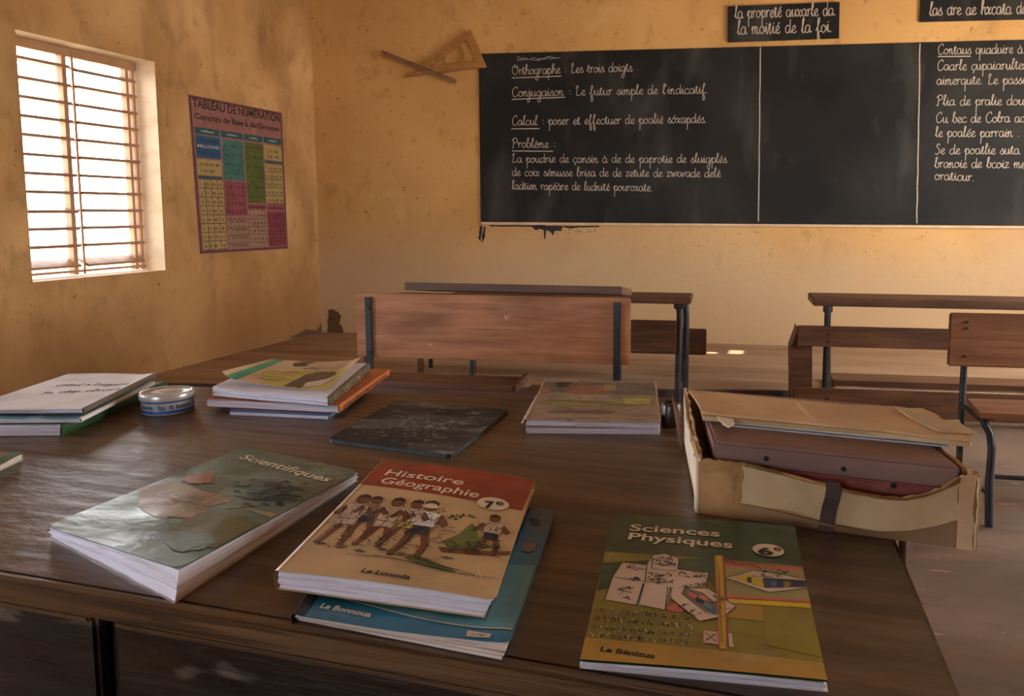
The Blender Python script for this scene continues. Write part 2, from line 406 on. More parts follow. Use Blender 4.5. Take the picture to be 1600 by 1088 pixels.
# one-line cursive letters, x-height 1, baseline 0
A_ = [(.85, .85), (.5, 1), (.15, .75), (.1, .3), (.35, 0), (.7, .2), (.87, .92), (.84, .3), (.95, .02), (1.15, .2)]
E_ = [(0, .2), (.5, .5), (.72, .8), (.5, 1), (.2, .7), (.2, .2), (.5, 0), (.9, .25)]
U_ = [(0, .3), (.2, 1), (.2, .25), (.4, 0), (.7, .3), (.82, 1), (.82, .25), (.95, 0), (1.15, .2)]
I_ = [(0, .2), (.25, 1), (.25, .3), (.38, 0), (.6, .2)]
O_ = [(.5, 1), (.15, .75), (.12, .25), (.45, 0), (.8, .3), (.75, .8), (.45, 1), (.7, .82), (1.0, .85)]
ACU, GRA, CIR = [(.42, 1.3), (.75, 1.7)], [(.35, 1.7), (.65, 1.3)], [(.25, 1.3), (.5, 1.6), (.75, 1.3)]
HAND = {
 'a': (1.08, [A_]), 'à': (1.08, [A_, GRA]), 'b': (.95, [[(0, .2), (.35, 1.2), (.5, 2.1), (.3, 2.2), (.2, 1.6), (.2, .2), (.5, 0), (.8, .3), (.7, .85), (.55, .9), (.95, .85)]]),
 'c': (.9, [[(.85, .8), (.5, 1), (.12, .6), (.2, .1), (.55, 0), (.95, .25)]]), 'ç': (.9, [[(.85, .8), (.5, 1), (.12, .6), (.2, .1), (.55, 0), (.95, .25)], [(.5, 0), (.55, -.4), (.3, -.5)]]),
 'd': (1.1, [[(.85, .85), (.5, 1), (.15, .75), (.1, .3), (.35, 0), (.7, .2), (.88, .9), (.92, 2.1)], [(.92, 2.1), (.87, .3), (.98, .02), (1.15, .2)]]),
 'e': (.85, [E_]), 'é': (.85, [E_, ACU]), 'è': (.85, [E_, GRA]), 'ê': (.85, [E_, CIR]),
 'f': (.8, [[(0, .2), (.4, 1.1), (.6, 2.0), (.42, 2.2), (.3, 1.6), (.3, -.8), (.42, -1.2), (.6, -.8), (.45, 0), (.85, .2)]]),
 'g': (1.05, [[(.85, .85), (.5, 1), (.15, .75), (.1, .3), (.35, .02), (.7, .25), (.87, .95)], [(.87, .95), (.85, -.6), (.6, -1.2), (.3, -.9), (.6, -.3), (1.1, .2)]]),
 'h': (1.05, [[(0, .2), (.35, 1.2), (.5, 2.1), (.3, 2.2), (.2, 1.6), (.2, 0)], [(.2, .4), (.5, .95), (.75, .9), (.8, .3), (.9, 0), (1.1, .2)]]),
 'i': (.55, [I_, [(.28, 1.45), (.33, 1.6)]]), 'ï': (.55, [I_, [(.1, 1.45), (.13, 1.6)], [(.45, 1.45), (.48, 1.6)]]), 'î': (.55, [I_, [(.0, 1.3), (.27, 1.6), (.5, 1.3)]]),
 'j': (.55, [[(0, .2), (.3, 1), (.28, -.7), (.1, -1.2), (-.15, -.9), (.2, -.3), (.6, .2)], [(.3, 1.45), (.35, 1.6)]]),
 'l': (.58, [[(0, .2), (.35, 1.2), (.48, 2.1), (.3, 2.2), (.2, 1.6), (.2, .3), (.35, 0), (.6, .2)]]),
 'm': (1.3, [[(0, .5), (.15, 1), (.18, 0)], [(.18, .5), (.4, 1), (.55, .8), (.56, 0)], [(.56, .5), (.8, 1), (.95, .8), (.98, .2), (1.1, 0), (1.3, .2)]]),
 'n': (.98, [[(0, .5), (.15, 1), (.18, 0)], [(.18, .5), (.45, 1), (.62, .8), (.64, .2), (.78, 0), (1.0, .2)]]),
 'o': (.98, [O_]), 'ó': (.98, [O_, ACU]), 'p': (.98, [[(0, .3), (.25, 1), (.22, -1.2)], [(.22, .6), (.5, 1), (.8, .8), (.8, .25), (.5, 0), (.25, .2)], [(.6, .02), (1.0, .2)]]),
 'q': (1.05, [[(.85, .85), (.5, 1), (.15, .75), (.1, .3), (.35, .02), (.7, .25), (.87, .95)], [(.87, .95), (.87, -1.2)], [(.87, -.1), (1.1, .2)]]),
 'r': (.74, [[(.0, .7), (.17, 1), (.2, .6), (.2, 0)], [(.2, .5), (.38, .92), (.6, 1.0), (.72, .86)]]),
 's': (.78, [[(0, .2), (.45, 1.05), (.5, .7), (.7, .3), (.45, 0), (.15, .1)], [(.45, 0), (.85, .2)]]),
 't': (.68, [[(0, .2), (.35, 1.7), (.3, .3), (.45, 0), (.7, .2)], [(.05, 1.15), (.6, 1.2)]]),
 'u': (1.08, [U_]), 'v': (.95, [[(0, .8), (.2, 1), (.4, 0), (.8, 1), (1.0, .85)]]), 'w': (1.3, [[(0, .8), (.2, 1), (.35, 0), (.65, .9), (.8, 0), (1.15, 1), (1.3, .85)]]),
 'x': (.9, [[(0, .8), (.25, 1), (.6, .05), (.85, .2)], [(.8, 1), (.1, 0)]]), 'y': (1.05, [[(0, .8), (.2, 1), (.25, .25), (.45, 0), (.8, .4), (.87, 1)], [(.87, 1), (.85, -.6), (.6, -1.2), (.3, -.9), (.6, -.3), (1.1, .2)]]),
 'z': (.85, [[(.05, .85), (.3, 1), (.7, .95), (.1, .05), (.5, .1), (.9, .15)]]),
 'O': (1.5, [[(.8, 2.2), (.2, 1.7), (.1, .6), (.6, 0), (1.2, .5), (1.25, 1.7), (.8, 2.2), (.5, 1.8), (1.0, 1.6), (1.5, 1.8)]]),
 'C': (1.25, [[(1.1, 1.7), (.95, 2.2), (.45, 1.9), (.12, 1.0), (.3, .1), (.75, 0), (1.25, .45)]]),
 'L': (1.05, [[(.08, 1.5), (.3, 2.15), (.52, 2.0), (.36, 1.2), (.2, .2), (.3, .02), (.6, .02), (1.0, .22)]]),
 'P': (1.2, [[(.3, 2.0), (.35, 1.0), (.25, 0), (.05, .1)], [(.0, 1.6), (.5, 2.2), (1.05, 2.0), (1.0, 1.3), (.4, 1.0)]]),
 'S': (1.1, [[(1.0, 1.9), (.7, 2.2), (.35, 1.8), (.55, 1.2), (.9, .7), (.6, 0), (.1, .15)]]),
 ':': (.6, [[(.3, .2), (.33, .35)], [(.3, .85), (.33, 1.0)]]), '.': (.5, [[(.2, 0), (.24, .12)]]), "'": (.35, [[(.15, 2.1), (.12, 1.7)]]),
 '-': (.7, [[(.1, .55), (.55, .55)]]), ' ': (.85, []),
}
def hand_w(t): return sum(HAND.get(c, HAND['o'])[0] for c in t)
def hand(mb, S, text, p0, p1, xh, w, mat, off, jit=0.03):
    """text along pixel baseline p0 -> p1 (p1 = its end), xh = x-height in metres"""
    a, b = S.uv(*p0), S.uv(*p1)
    tw = hand_w(text)
    dx, dy = (b[0] - a[0]) / tw, (b[1] - a[1]) / tw
    x = 0.0
    for c in text:
        adv, sts = HAND.get(c, HAND['o'])
        jy = R.uniform(-jit, jit)
        for st in sts:
            pts = []
            for (gx, gy) in st:
                gx2 = x + gx + R.uniform(-jit, jit); gy2 = (gy + jy) * (0.86 if gy > 1.25 else 1)
                pts.append((a[0] + dx * gx2, a[1] + dy * gx2 - gy2 * xh / S.H))
            s_line(mb, S, pts, w, mat, off)
        x += adv

_FC = {}
def type_mesh(text, bold):
    k = (text, bold)
    if k in _FC: return _FC[k]
    cu = bpy.data.curves.new('type', 'FONT'); cu.body = text; cu.size = 1.0; cu.offset = bold; cu.resolution_u = 4
    o = bpy.data.objects.new('type', cu); COL.objects.link(o)
    bpy.context.view_layer.update()
    dg = bpy.context.evaluated_depsgraph_get()
    me = o.evaluated_get(dg).to_mesh()
    vs = [(v.co.x, v.co.y) for v in me.vertices]; fs = [tuple(p.vertices) for p in me.polygons]
    o.evaluated_get(dg).to_mesh_clear()
    bpy.data.objects.remove(o); bpy.data.curves.remove(cu)
    x0, x1 = min(v[0] for v in vs), max(v[0] for v in vs)
    _FC[k] = ([(v[0] - x0, v[1]) for v in vs], fs, x1 - x0)
    return _FC[k]
def typ(mb, S, text, p0, p1, cap, mat, off, bold=0.02, shear=0.0, uvspace=False):
    """printed text: baseline from p0 to p1, capital height cap (m)"""
    a, b = (p0, p1) if uvspace else (S.uv(*p0), S.uv(*p1))
    vs, fs, w = type_mesh(text, bold)
    ex = ((b[0] - a[0]) * S.W, (b[1] - a[1]) * S.H); l = math.hypot(*ex)
    ex = (ex[0] / l, ex[1] / l); ey = (ex[1], -ex[0])
    sx, sy = l / w, cap / 0.73
    V3 = []
    for x, y in vs:
        X = x * sx + shear * y * sy; Y = y * sy
        V3.append(S.P(a[0] + (ex[0] * X + ey[0] * Y) / S.W, a[1] + (ex[1] * X + ey[1] * Y) / S.H, off))
    if fs:
        t = fs[0]
        if (V3[t[1]] - V3[t[0]]).cross(V3[t[2]] - V3[t[0]]).dot(S.n) < 0: fs = [f[::-1] for f in fs]
    mb.add(V3, fs, mat)
def s_ell(mb, S, cpx, rx_m, ry_m, mat, off, uvspace=False):
    c = cpx if uvspace else S.uv(*cpx)
    s_poly(mb, S, [(c[0] + rx_m * math.cos(t) / S.W, c[1] + ry_m * math.sin(t) / S.H) for t in [2 * math.pi * i / 28 for i in range(28)]], mat, off, 0.2)
def pxs(S, pts): return [S.uv(*p) for p in pts]
# ------------------------------------------------------------------ the room
FR, RL = RW0, FL - VW * 10.2
RR = RW0 - VW * 10.2
def quadslab(name, a, b, c, d, n, t, mat):
    mb = MB(); mb.prism([a, b, c, d], Vector(n) * t, mat)
    o = mb.build(name, fixn=True); tag(o, kind='structure'); return o
T = 0.22
quadslab('floor', RL + Vector((0, 0, BZ)), RR + Vector((0, 0, BZ)), FR + Vector((0, 0, BZ)), FL + Vector((0, 0, BZ)), (0, 0, -1), 0.2, M_FLOOR)
up = Vector((0, 0, ROOM_H))
# roof sheets: one thin skin with two small gaps (the sun spots on the platform)
cs, ct = set([0.0, 7.2]), set([0.0, 10.2]); gaps = []
for px, py, w_, l_ in ((1150, 550.5, 0.11, 0.16), (1112, 551.5, 0.08, 0.07)):
    g = atz(px, py, 0) + SUN_D * (ROOM_H / SUN_D.z) - FL
    t_ = g.dot(NF) / (-VW).dot(NF); s_ = (g + VW * t_).dot(UW)
    gaps.append((s_ - w_ / 2, s_ + w_ / 2, t_ - l_ / 2, t_ + l_ / 2)); cs |= set(gaps[-1][:2]); ct |= set(gaps[-1][2:])
cs, ct = sorted(cs), sorted(ct)
mb = MB()
for i in range(len(cs) - 1):
    for j in range(len(ct) - 1):
        a, b = (cs[i] + cs[i + 1]) / 2, (ct[j] + ct[j + 1]) / 2
        if any(g[0] < a < g[1] and g[2] < b < g[3] for g in gaps): continue
        q = [FL + up + UW * x - VW * y for x, y in ((cs[i], ct[j]), (cs[i + 1], ct[j]), (cs[i + 1], ct[j + 1]), (cs[i], ct[j + 1]))]
        mb.add(q, [(0, 1, 2, 3)], M_CEIL); mb.add([p + Z * 0.004 for p in q], [(3, 2, 1, 0)], M_CEIL)
tag(mb.build('ceiling'), kind='structure')
def wall(name, p, d, L, nin, holes, mat, t=T, hmat=None, z0=BZ):
    """wall from p along d, openings (s0,s1,z0,z1); nin points into the room"""
    mb = MB()
    ss = sorted({0.0, L} | {h[0] for h in holes} | {h[1] for h in holes})
    zs = sorted({z0, ROOM_H} | {h[2] for h in holes} | {h[3] for h in holes})
    for i in range(len(ss) - 1):
        for j in range(len(zs) - 1):
            sm, zm = (ss[i] + ss[i + 1]) / 2, (zs[j] + zs[j + 1]) / 2
            if any(h[0] < sm < h[1] and h[2] < zm < h[3] for h in holes): continue
            q = [p + d * ss[a] + Z * zs[b] for a, b in ((i, j), (i + 1, j), (i + 1, j + 1), (i, j + 1))]
            mb.add(q, [(0, 1, 2, 3)], mat); mb.add([x - nin * t for x in q], [(3, 2, 1, 0)], mat)
    for h in holes:
        c = [p + d * a + Z * b for a, b in ((h[0], h[2]), (h[1], h[2]), (h[1], h[3]), (h[0], h[3]))]
        for k in range(4):
            a, b = c[k], c[(k + 1) % 4]
            mb.add([a, b, b - nin * t, a - nin * t], [(0, 1, 2, 3)], hmat or mat)
    o = mb.build(name); tag(o, kind='structure'); return o
# the visible window: opening measured along the left wall from the corner towards the camera
def left_s(px, py): return (atpl(px, py, FL, NL) - FL).dot(-VW)
WS0, WS1, WZ0, WZ1 = left_s(250, 260), left_s(37, 240), 0.695, 2.087
wall_left = wall('wall_left', FL, -VW, 10.2, NL, [(WS0, WS1, WZ0, WZ1), (5.55, 6.55, 0.7, 2.1)], M_WALLL, hmat=M_REVEAL)
wall_front = wall('wall_front', FL, UW, 7.2, NF, [], M_WALLF)
wall_right = wall('wall_right', FR, -VW, 10.2, -NL, [(1.07, 2.13, 0.75, 2.15), (3.67, 4.73, 0.75, 2.15)], M_WALLO)
wall_back = wall('wall_back', RL, UW, 7.2, -NF, [(1.98, 3.22, 0.83, 2.17)], M_WALLO)
# low platform in front of the blackboard
e0, e1 = atz(1180, 609, 0), atz(300, 598, 0)
ed = (e0 - e1).normalized()
def on_line(p, d, q, e):        # intersection in plan of p+t d and q+s e
    det = d.x * -e.y + e.x * d.y
    t = ((q.x - p.x) * -e.y + e.x * (q.y - p.y)) / det
    return p + d * t
pa, pb = on_line(e1, ed, FL, VW), on_line(e1, ed, FR, VW)
mb = MB()
ins = NF * 0.004
mb.prism([pa + NL * .004, pb - NL * .004, FR + ins - NL * .004, FL + ins + NL * .004], Vector((0, 0, BZ + 0.002)), M_PLAT)
n_ = Vector((ed.y, -ed.x, 0))
mb.box(pa, ed, n_, Z, 0.01, (pb - pa).length - 0.01, 0.0, 0.012, BZ, -0.004, M_RISER, 0.003)
tag(mb.build('trim_1', fixn=True), kind='structure')
mb = MB(); mb.box((-9, 5, 0), Vector((1, 0, 0)), Vector((0, 1, 0)), Z, -30, 40, -30, 30, -0.6, -0.3, M_SAND)
tag(mb.build('ground'), kind='structure')

# damp, broken plaster at the foot of the corner
M_DAMP = pm('damp_plaster', (86, 62, 40), (104, 76, 50), 5, W1, 0.9)
SFW = Surf([FL + Z * 3, FL + UW * 7.2 + Z * 3, FL + UW * 7.2, FL], NF)
SLW = Surf([FL - VW * 10.2 + Z * 3, FL + Z * 3, FL, FL - VW * 10.2], NL)
def rag(pts, j, S):
    out = []
    for i, a in enumerate(pts):
        b = pts[(i + 1) % len(pts)]
        for k in range(4):
            t = k / 4
            out.append((a[0] + (b[0] - a[0]) * t + R.uniform(-j, j), a[1] + (b[1] - a[1]) * t + R.uniform(-j, j)))
    return pxs(S, out)
mb = MB()
s_poly(mb, SFW, rag([(513, 484), (522, 483), (529, 489), (534, 496), (530, 505), (536, 512), (536, 521), (512, 519)], 1.0, SFW), M_DAMP, 0.003)
mb.build('damp_stain', wall_front)
mb = MB()
s_poly(mb, SLW, rag([(450, 530), (472, 518), (479, 514), (484, 516), (494, 517), (500, 508), (503, 501), (508, 505), (509, 516), (480, 526)], 1.0, SLW), M_DAMP, 0.003)
mb.build('damp_stain', wall_left)
# brown run marks under the window sill
M_RUN = pm('rain_run_stain', (126, 96, 66), (150, 116, 80), 9, (4, 4, 1), 0.9)

# the window: louvers in an iron frame, set deep in the wall
win = thing('window_1', None, None, FL - VW * (WS0 + WS1) / 2 + Z * WZ0 - NL * 0.17, math.atan2(VW.y, VW.x), kind='structure')
def wp(s, t, z): return FL - VW * s - NL * t + Z * z
mb = MB(); D_ = -VW
o0 = wp(0, 0.17, 0)
for a, b, z0, z1 in ((WS0, WS1, WZ1 - 0.055, WZ1 - 0.002), (WS0, WS1, WZ0 + 0.02, WZ0 + 0.035)):
    mb.box(o0, D_, NL, Z, a + .002, b - .002, -0.03, 0.02, z0, z1, M_LOUVERD, 0.003)
mid = (WS0 + WS1) / 2 + 0.02
for s_, w_ in ((WS0 + 0.022, 0.018), (WS0 + 0.075, 0.022), (mid - 0.02, 0.012), (mid + 0.035, 0.03), (WS1 - 0.03, 0.02)):
    mb.box(o0, D_, NL, Z, s_ - w_ / 2, s_ + w_ / 2, -0.028 if w_ > .015 else 0.012, 0.018 if w_ > .015 else 0.024, WZ0 + 0.005, WZ1 - 0.003, M_LOUVERD, 0.002)
mb.build('window_frame', win)
NS = 12
for k in range(NS):
    z = WZ1 - 0.12 - k * (WZ1 - WZ0 - 0.20) / (NS - 1)
    for side in (0, 1):
        a, b = (WS0 + 0.03, mid - 0.025) if side == 0 else (mid + 0.02, WS1 - 0.012)
        tilt = math.radians(R.uniform(-1, 5))
        if k == NS - 1: tilt = math.radians(26)
        if k == 0 and side == 0: tilt = math.radians(18)
        if k == 8 and side == 1: tilt = math.radians(12)
        cy, sy = math.cos(tilt), math.sin(tilt)
        yy, zz = NL * cy - Z * sy, Z * cy + NL * sy
        mb = MB(); mb.box(wp(0, 0.17, z), D_, yy, zz, a, b, -0.045, 0.045, -0.0085, 0.0085, M_LOUVER, 0.002)
        mb.box(wp(0, 0.17, z), D_, yy, zz, b - 0.03, b, -0.03, 0.05, -0.007, 0.007, M_LOUVER, 0.002)
        mb.build('louver_slat', win)

# unseen windows, assumed to carry the fill lamps: plain frames with a few bars
for i, (c_, dirn, nin) in enumerate([(LWIN2, VW, NL)] + [(p, VW, -NL) for p in RWIN] + [(BWIN, UW, -NF)]):
    w_ = thing('window_%d' % (i + 2), None, None, c_ + Z * 0.75 - nin * 0.1, math.atan2(VW.y, VW.x), kind='structure')
    mb = MB()
    z0, z1 = (0.705, 2.095) if i == 0 else (0.755, 2.145)
    hw = 0.495 if i == 0 else 0.525
    if i == 3: z0, z1, hw = 0.835, 2.165, 0.615
    for s_ in (-hw + .015, 0, hw - .015):
        mb.box(c_ - nin * .1, dirn, nin, Z, s_ - .015, s_ + .015, -.015, .015, z0, z1, M_LOUVERD)
    for zz in (z0 + .015, z1 - .015):
        mb.box(c_ - nin * .1, dirn, nin, Z, -hw, hw, -.014, .014, zz - .015, zz + .015, M_LOUVERD)
    mb.build('window_frame', w_)

# ------------------------------------------------------------------ blackboard and what hangs on the front wall
def fwall(px, py, off=0.0): return atpl(px, py, FL + NF * off, NF)
def fsurf(pts, off): return Surf([fwall(*p, off) for p in pts], NF)
bt = fwall(1188, 73); zt, zb = fwall(1188, 73).z, fwall(1188, 350).z
bx0, bx1 = (fwall(750, 216) - FL).dot(UW), 6.75
board = thing('blackboard', 'long black chalkboard covered in French handwriting, filling the front wall', 'blackboard', FL + UW * 4 + Z * zb, math.atan2(UW.y, UW.x))
mb = MB(); mb.box(FL, UW, NF, Z, bx0, bx1, 0.003, 0.012, zb, zt, M_BOARD, 0.004)
mb.build('board_panel', board)
M_LEDGE = pm('pale_plaster_ledge', (206, 176, 140), (222, 196, 160), 8, W1, 0.85)
mb = MB(); mb.box(FL, UW, NF, Z, bx0 + 0.01, bx1, 0.003, 0.022, zb - 0.022, zb - 0.002, M_LEDGE, 0.004)
tag(mb.build('bottom_ledge', board), label='pale strip under the black panel')
SB = Surf([FL + UW * bx0 + Z * zt + NF * .012, FL + UW * bx1 + Z * zt + NF * .012, FL + UW * bx1 + Z * zb + NF * .012, FL + UW * bx0 + Z * zb + NF * .012], NF)
for a, b in (((1188, 74), (1185, 346)), ((1437.5, 68), (1432.5, 349))):
    mb = MB(); p, q = SB.uv(*a), SB.uv(*b)
    s_line(mb, SB, [(p[0] + (q[0] - p[0]) * t + R.uniform(-.0004, .0004), p[1] + (q[1] - p[1]) * t) for t in [i / 14 for i in range(15)]], 0.009, M_CHALK, 0.0012)
    mb.build('chalk_rule', board)
XH, WD = 0.043, 0.0054
LINES = [("Orthographe : Les trois doigts", (800, 117), (988, 111.5), 1), ("Conjugaison : Le futur simple de l'indicatif.", (800, 151), (1107, 146), 1),
 ("Calcul : poser et effectuer de poalié sóxapdés.", (800, 196), (1105, 192), 1), ("Problème :", (800, 231), (869, 231), 1),
 ("La poudrie de çansin à de de paprotie de sluigplés", (800, 254), (1136, 254.5), .95), ("de coix sémusse brisa de de zetute de zwiwade delè", (800, 275), (1126, 277), .95),
 ("ladtien rapéàre de ludnité pouroxate.", (800, 296), (1020, 299), .95),
 ("Contaus quaduire à de la", (1465, 85), (1640, 83), 1), ("Caarle çupaiarulter de", (1464, 110), (1628, 108), 1), ("aimerqute. Le passire de", (1463, 132.5), (1640, 131), 1),
 ("Plia de pralie doue la", (1463, 165), (1630, 164), 1), ("Cu bec de Colra aa le", (1462, 192), (1622, 191), 1), ("le poalée parrain . Sr de", (1461, 214), (1640, 214), 1),
 ("Se de poatlie suta bru la", (1460, 241), (1646, 241), 1), ("brankie de bcoiz me ca", (1460, 262), (1626, 263), 1), ("oraticur.", (1460, 281), (1523, 283), 1)]
for t, a, b, k in LINES:
    mb = MB(); hand(mb, SB, t, a, b, XH * k, WD, M_CHALK, 0.0012); mb.build('chalk_text', board)
mb = MB()
for a, b in (((800, 122), (877, 119)), ((800, 155.5), (883, 152)), ((799, 201.5), (843, 201)), ((800, 236), (864, 236.5)), ((1465, 88.5), (1517, 88))):
    s_line(mb, SB, pxs(SB, [a, b]), 0.008, M_CHALK, 0.0012)
mb.build('chalk_underline', board)
mb = MB()    # half-wiped chalk along the top left edge
for k in range(16):
    x = 800 + R.uniform(0, 66); y = 92 + R.uniform(-3, 3) - (x - 800) * .03
    s_line(mb, SB, pxs(SB, [(x, y), (x + R.uniform(6, 14), y + R.uniform(-1, 1))]), R.uniform(.004, .012), M_CHALKF, 0.0012, taper=True)
mb.build('chalk_smear', board)
SFD = Surf([FL + Z * 3, FL + UW * 7.2 + Z * 3, FL + UW * 7.2, FL], NF)
mb = MB()    # runs of black paint on the plaster below the board
def blob(pts, j=0.7): s_poly(mb, SFD, rag(pts, j, SFD), M_DRIP, 0.0025, 0.5)
blob([(750, 353), (754, 353), (753, 365), (751, 378), (748, 372)]); blob([(756, 355), (759, 355), (757, 372), (754, 381), (753, 370)])
blob([(765, 351.5), (800, 352), (835, 352), (862, 352.5), (862, 354.5), (830, 354.5), (800, 354), (766, 354)], .5)
blob([(830, 353), (880, 353), (876, 360), (868, 362), (862, 364), (858, 361), (846, 358), (836, 360)], 1.2)
blob([(849, 358), (854, 358), (853, 372), (851, 375)], .6); blob([(862, 360), (866, 360), (865, 367), (863, 368)], .5)
blob([(880, 353), (937, 353.2), (936, 355), (905, 355.5), (893, 357), (882, 355.5)], .5)
for k in range(26): 
    x = 820 + R.random() * 110; y = 357 + R.random() * 8; blob([(x, y), (x + 1.4, y), (x + 1.2, y + 1.4), (x, y + 1.3)], .3)
mb.build('paint_drip', board)

def slogan(label, quad, lines):
    S0 = fsurf(quad, 0.018)
    base = (S0.q[2] + S0.q[3]) / 2
    t = thing('slogan_board', label, 'sign', base, math.atan2(UW.y, UW.x), 'black slogan boards above the chalkboard')
    mb = MB(); mb.prism([p - NF * 0.018 for p in S0.q], NF * 0.018, M_BOARD); mb.build('board_panel', t, fixn=True)
    for tx, a, b, xh in lines:
        mb = MB(); hand(mb, S0, tx, a, b, xh, 0.0075, M_CHALK, 0.0012); mb.build('chalk_text', t)
slogan('small black board lettered la moitié de la foi above the chalkboard', [(1137, 10), (1312, 3), (1311, 59.5), (1137, 66)],
       [("la propreté auxarle da.", (1148, 29), (1307, 24), .056), ("la moitié de la foi.", (1152, 54), (1301, 50), .060)])
slogan('small black board cut by the top right corner of the photo, above the chalkboard', [(1440, -22), (1660, -30), (1660, 28.5), (1437, 34)],
       [("las dre ae hxcata da la", (1452, 24.5), (1628, 21), .056)])

# wooden set square and ruler on nails beside the board
def hang(name, label, cat): return thing(name, label, cat, fwall(735, 110, 0.0), math.atan2(UW.y, UW.x))
tq = hang('set_square', 'large pale wooden set square hanging at the left end of the chalkboard', 'set square')
bm = bmesh.new()
O3 = [fwall(735, 46, .015), fwall(761, 105.5, .015), fwall(630, 122, .015)]
cen = sum(O3, Vector()) / 3
I3 = [fwall(729.5, 62, .015), fwall(745, 95.5, .015), fwall(672, 105, .015)]
mb = MB()
for i in range(3):
    j = (i + 1) % 3
    mb.prism([O3[i], O3[j], I3[j], I3[i]], NF * 0.012, M_SQUARE)
mb.build('set_square_frame', tq, fixn=True)
for xs in ([(715, 72), (721, 72), (725.5, 86), (721, 101.5), (713, 102.5), (718, 88)], [(693, 88), (697, 85), (694.5, 94), (699, 104), (694, 104.5), (690, 96)]):
    mb = MB(); mb.prism([fwall(*p, .017) for p in xs], NF * 0.008, M_SQUARED); mb.build('handle', tq, fixn=True)
mb = MB(); SQ = Surf([fwall(600, 40, .0272), fwall(780, 40, .0272), fwall(780, 130, .0272), fwall(600, 130, .0272)], NF)
for k in range(26):
    t = k / 26; x, y = 640 + 95 * t, 117 - 66 * t
    s_line(mb, SQ, pxs(SQ, [(x, y), (x + 1.5, y + 3)]), .004, M_INKD, 0.0004)
    if k < 24: s_line(mb, SQ, pxs(SQ, [(648 + 4.3 * k, 118.5 - .5 * k), (648.4 + 4.3 * k, 116 - .5 * k)]), .004, M_INKD, 0.0004)
mb.build('scale_mark', tq)
rl = MB(); rl.prism([fwall(596, 78, .031), fwall(599, 86.5, .031), fwall(711, 131.5, .031), fwall(713.5, 124.5, .031)], NF * 0.01, M_RULER)
S_R = Surf([fwall(596, 78, .0412), fwall(713.5, 124.5, .0412), fwall(711, 131.5, .0412), fwall(599, 86.5, .0412)], NF)
for k in range(30): s_line(rl, S_R, [(.04 + k * .031, .02), (.04 + k * .031, .3 if k % 5 else .5)], .0035, M_INKD, .0004)
tag(rl.build('wooden_ruler', origin=fwall(655, 104, .03), fixn=False), 'long grey-brown wooden ruler crossing the pale set square on the front wall', 'ruler')

# numeration chart on the left wall
def lwall(px, py, off=0.0): return atpl(px, py, FL + NL * off, NL)
SP_ = Surf([lwall(*p, 0.004) for p in ((294, 147), (440, 176), (450, 389), (313, 397.5))], NL)
po = thing('wall_chart', 'colourful numeration chart with pink heading on the window wall', 'poster', (SP_.q[2] + SP_.q[3]) / 2, math.atan2(VW.y, VW.x))
def flat(name, c, r=0.7): return plain(name, tuple(x * 0.70 for x in c), r, 0.06, True)
C_PINK, C_TEAL, C_BLUE, C_YEL, C_GRN, C_MAG, C_CRM, C_TEAL2, C_ROSE, C_BORD = (flat('chart_' + n, c) for n, c in (
    ('pink', (196, 130, 122)), ('teal_band', (42, 112, 122)), ('blue', (46, 110, 158)), ('yellow', (222, 190, 116)), ('green', (112, 128, 56)), ('magenta', (168, 66, 86)),
    ('cream', (204, 160, 126)), ('teal', (82, 148, 140)), ('rose', (180, 92, 100)), ('border', (110, 62, 62))))
mb = MB(); mb.prism([p - NL * .003 for p in SP_.q], NL * .003, C_PINK)
def cell(u0, u1, v0, v1, m, off=.0008): s_poly(mb, SP_, [(u0, v0), (u1, v0), (u1, v1), (u0, v1)], m, off, 2)
cols = [(.035, .275), (.29, .52), (.535, .745), (.76, .975)]
for a, b in cols: cell(a, b, .195, .237, C_TEAL)
cell(*cols[0], .245, .385, C_BLUE); cell(*cols[0], .395, .495, C_YEL); cell(*cols[0], .5, .515, C_TEAL); cell(*cols[0], .52, .975, C_YEL)
cell(*cols[1], .25, .515, C_TEAL2); cell(*cols[1], .525, .75, C_ROSE); cell(*cols[1], .76, .975, C_CRM)
cell(*cols[2], .25, .665, C_GRN); cell(*cols[2], .675, .71, C_ROSE); cell(*cols[2], .72, .975, C_CRM)
cell(*cols[3], .25, .355, C_YEL); cell(*cols[3], .36, .375, C_TEAL); cell(*cols[3], .38, .665, C_YEL); cell(*cols[3], .675, .715, C_ROSE); cell(*cols[3], .725, .975, C_MAG)
for v in (.012, .988): s_line(mb, SP_, [(.01, v), (.99, v)], .012, C_BORD, .0012)
for u in (.012, .988): s_line(mb, SP_, [(u, .01), (u, .99)], .012, C_BORD, .0012)
for k in range(9):
    v = .52 + k * .0569; s_line(mb, SP_, [(.035, v), (.275, v)], .005, C_BORD, .0012)
for u in (.095, .155, .215): s_line(mb, SP_, [(u, .52), (u, .975)], .005, C_BORD, .0012)
for k in range(6):
    v = .38 + k * .057; s_line(mb, SP_, [(.76, v), (.975, v)], .005, C_BORD, .0012)
for k in range(4):
    v = .775 + k * .055
    for a, b in cols[1:]: s_line(mb, SP_, [(a, v), (b, v)], .004, C_BORD, .0012)
for u in (.335, .38, .425, .47): s_line(mb, SP_, [(u, .76), (u, .975)], .004, C_BORD, .0012)
typ(mb, SP_, 'TABLEAU DE NUMÉRATION', (301, 166.5), (437.5, 191), .062, M_INKD, .0014, .02)
typ(mb, SP_, 'Comptés de Base à dix Groupes', (304, 185), (436, 205.5), .042, M_INKD, .0014, .02)
def num(u0, u1, v, t, h=.022, m=None): typ(mb, SP_, t, (u0, v), (u1, v), h, m or M_INKD, .0014, .01, uvspace=True)
for k in range(8):
    v = .52 + k * .0569 + .042; num(.05, .26, v, '%d  1%d  %d0  1%d' % (k + 1, k, k + 1, k + 3))
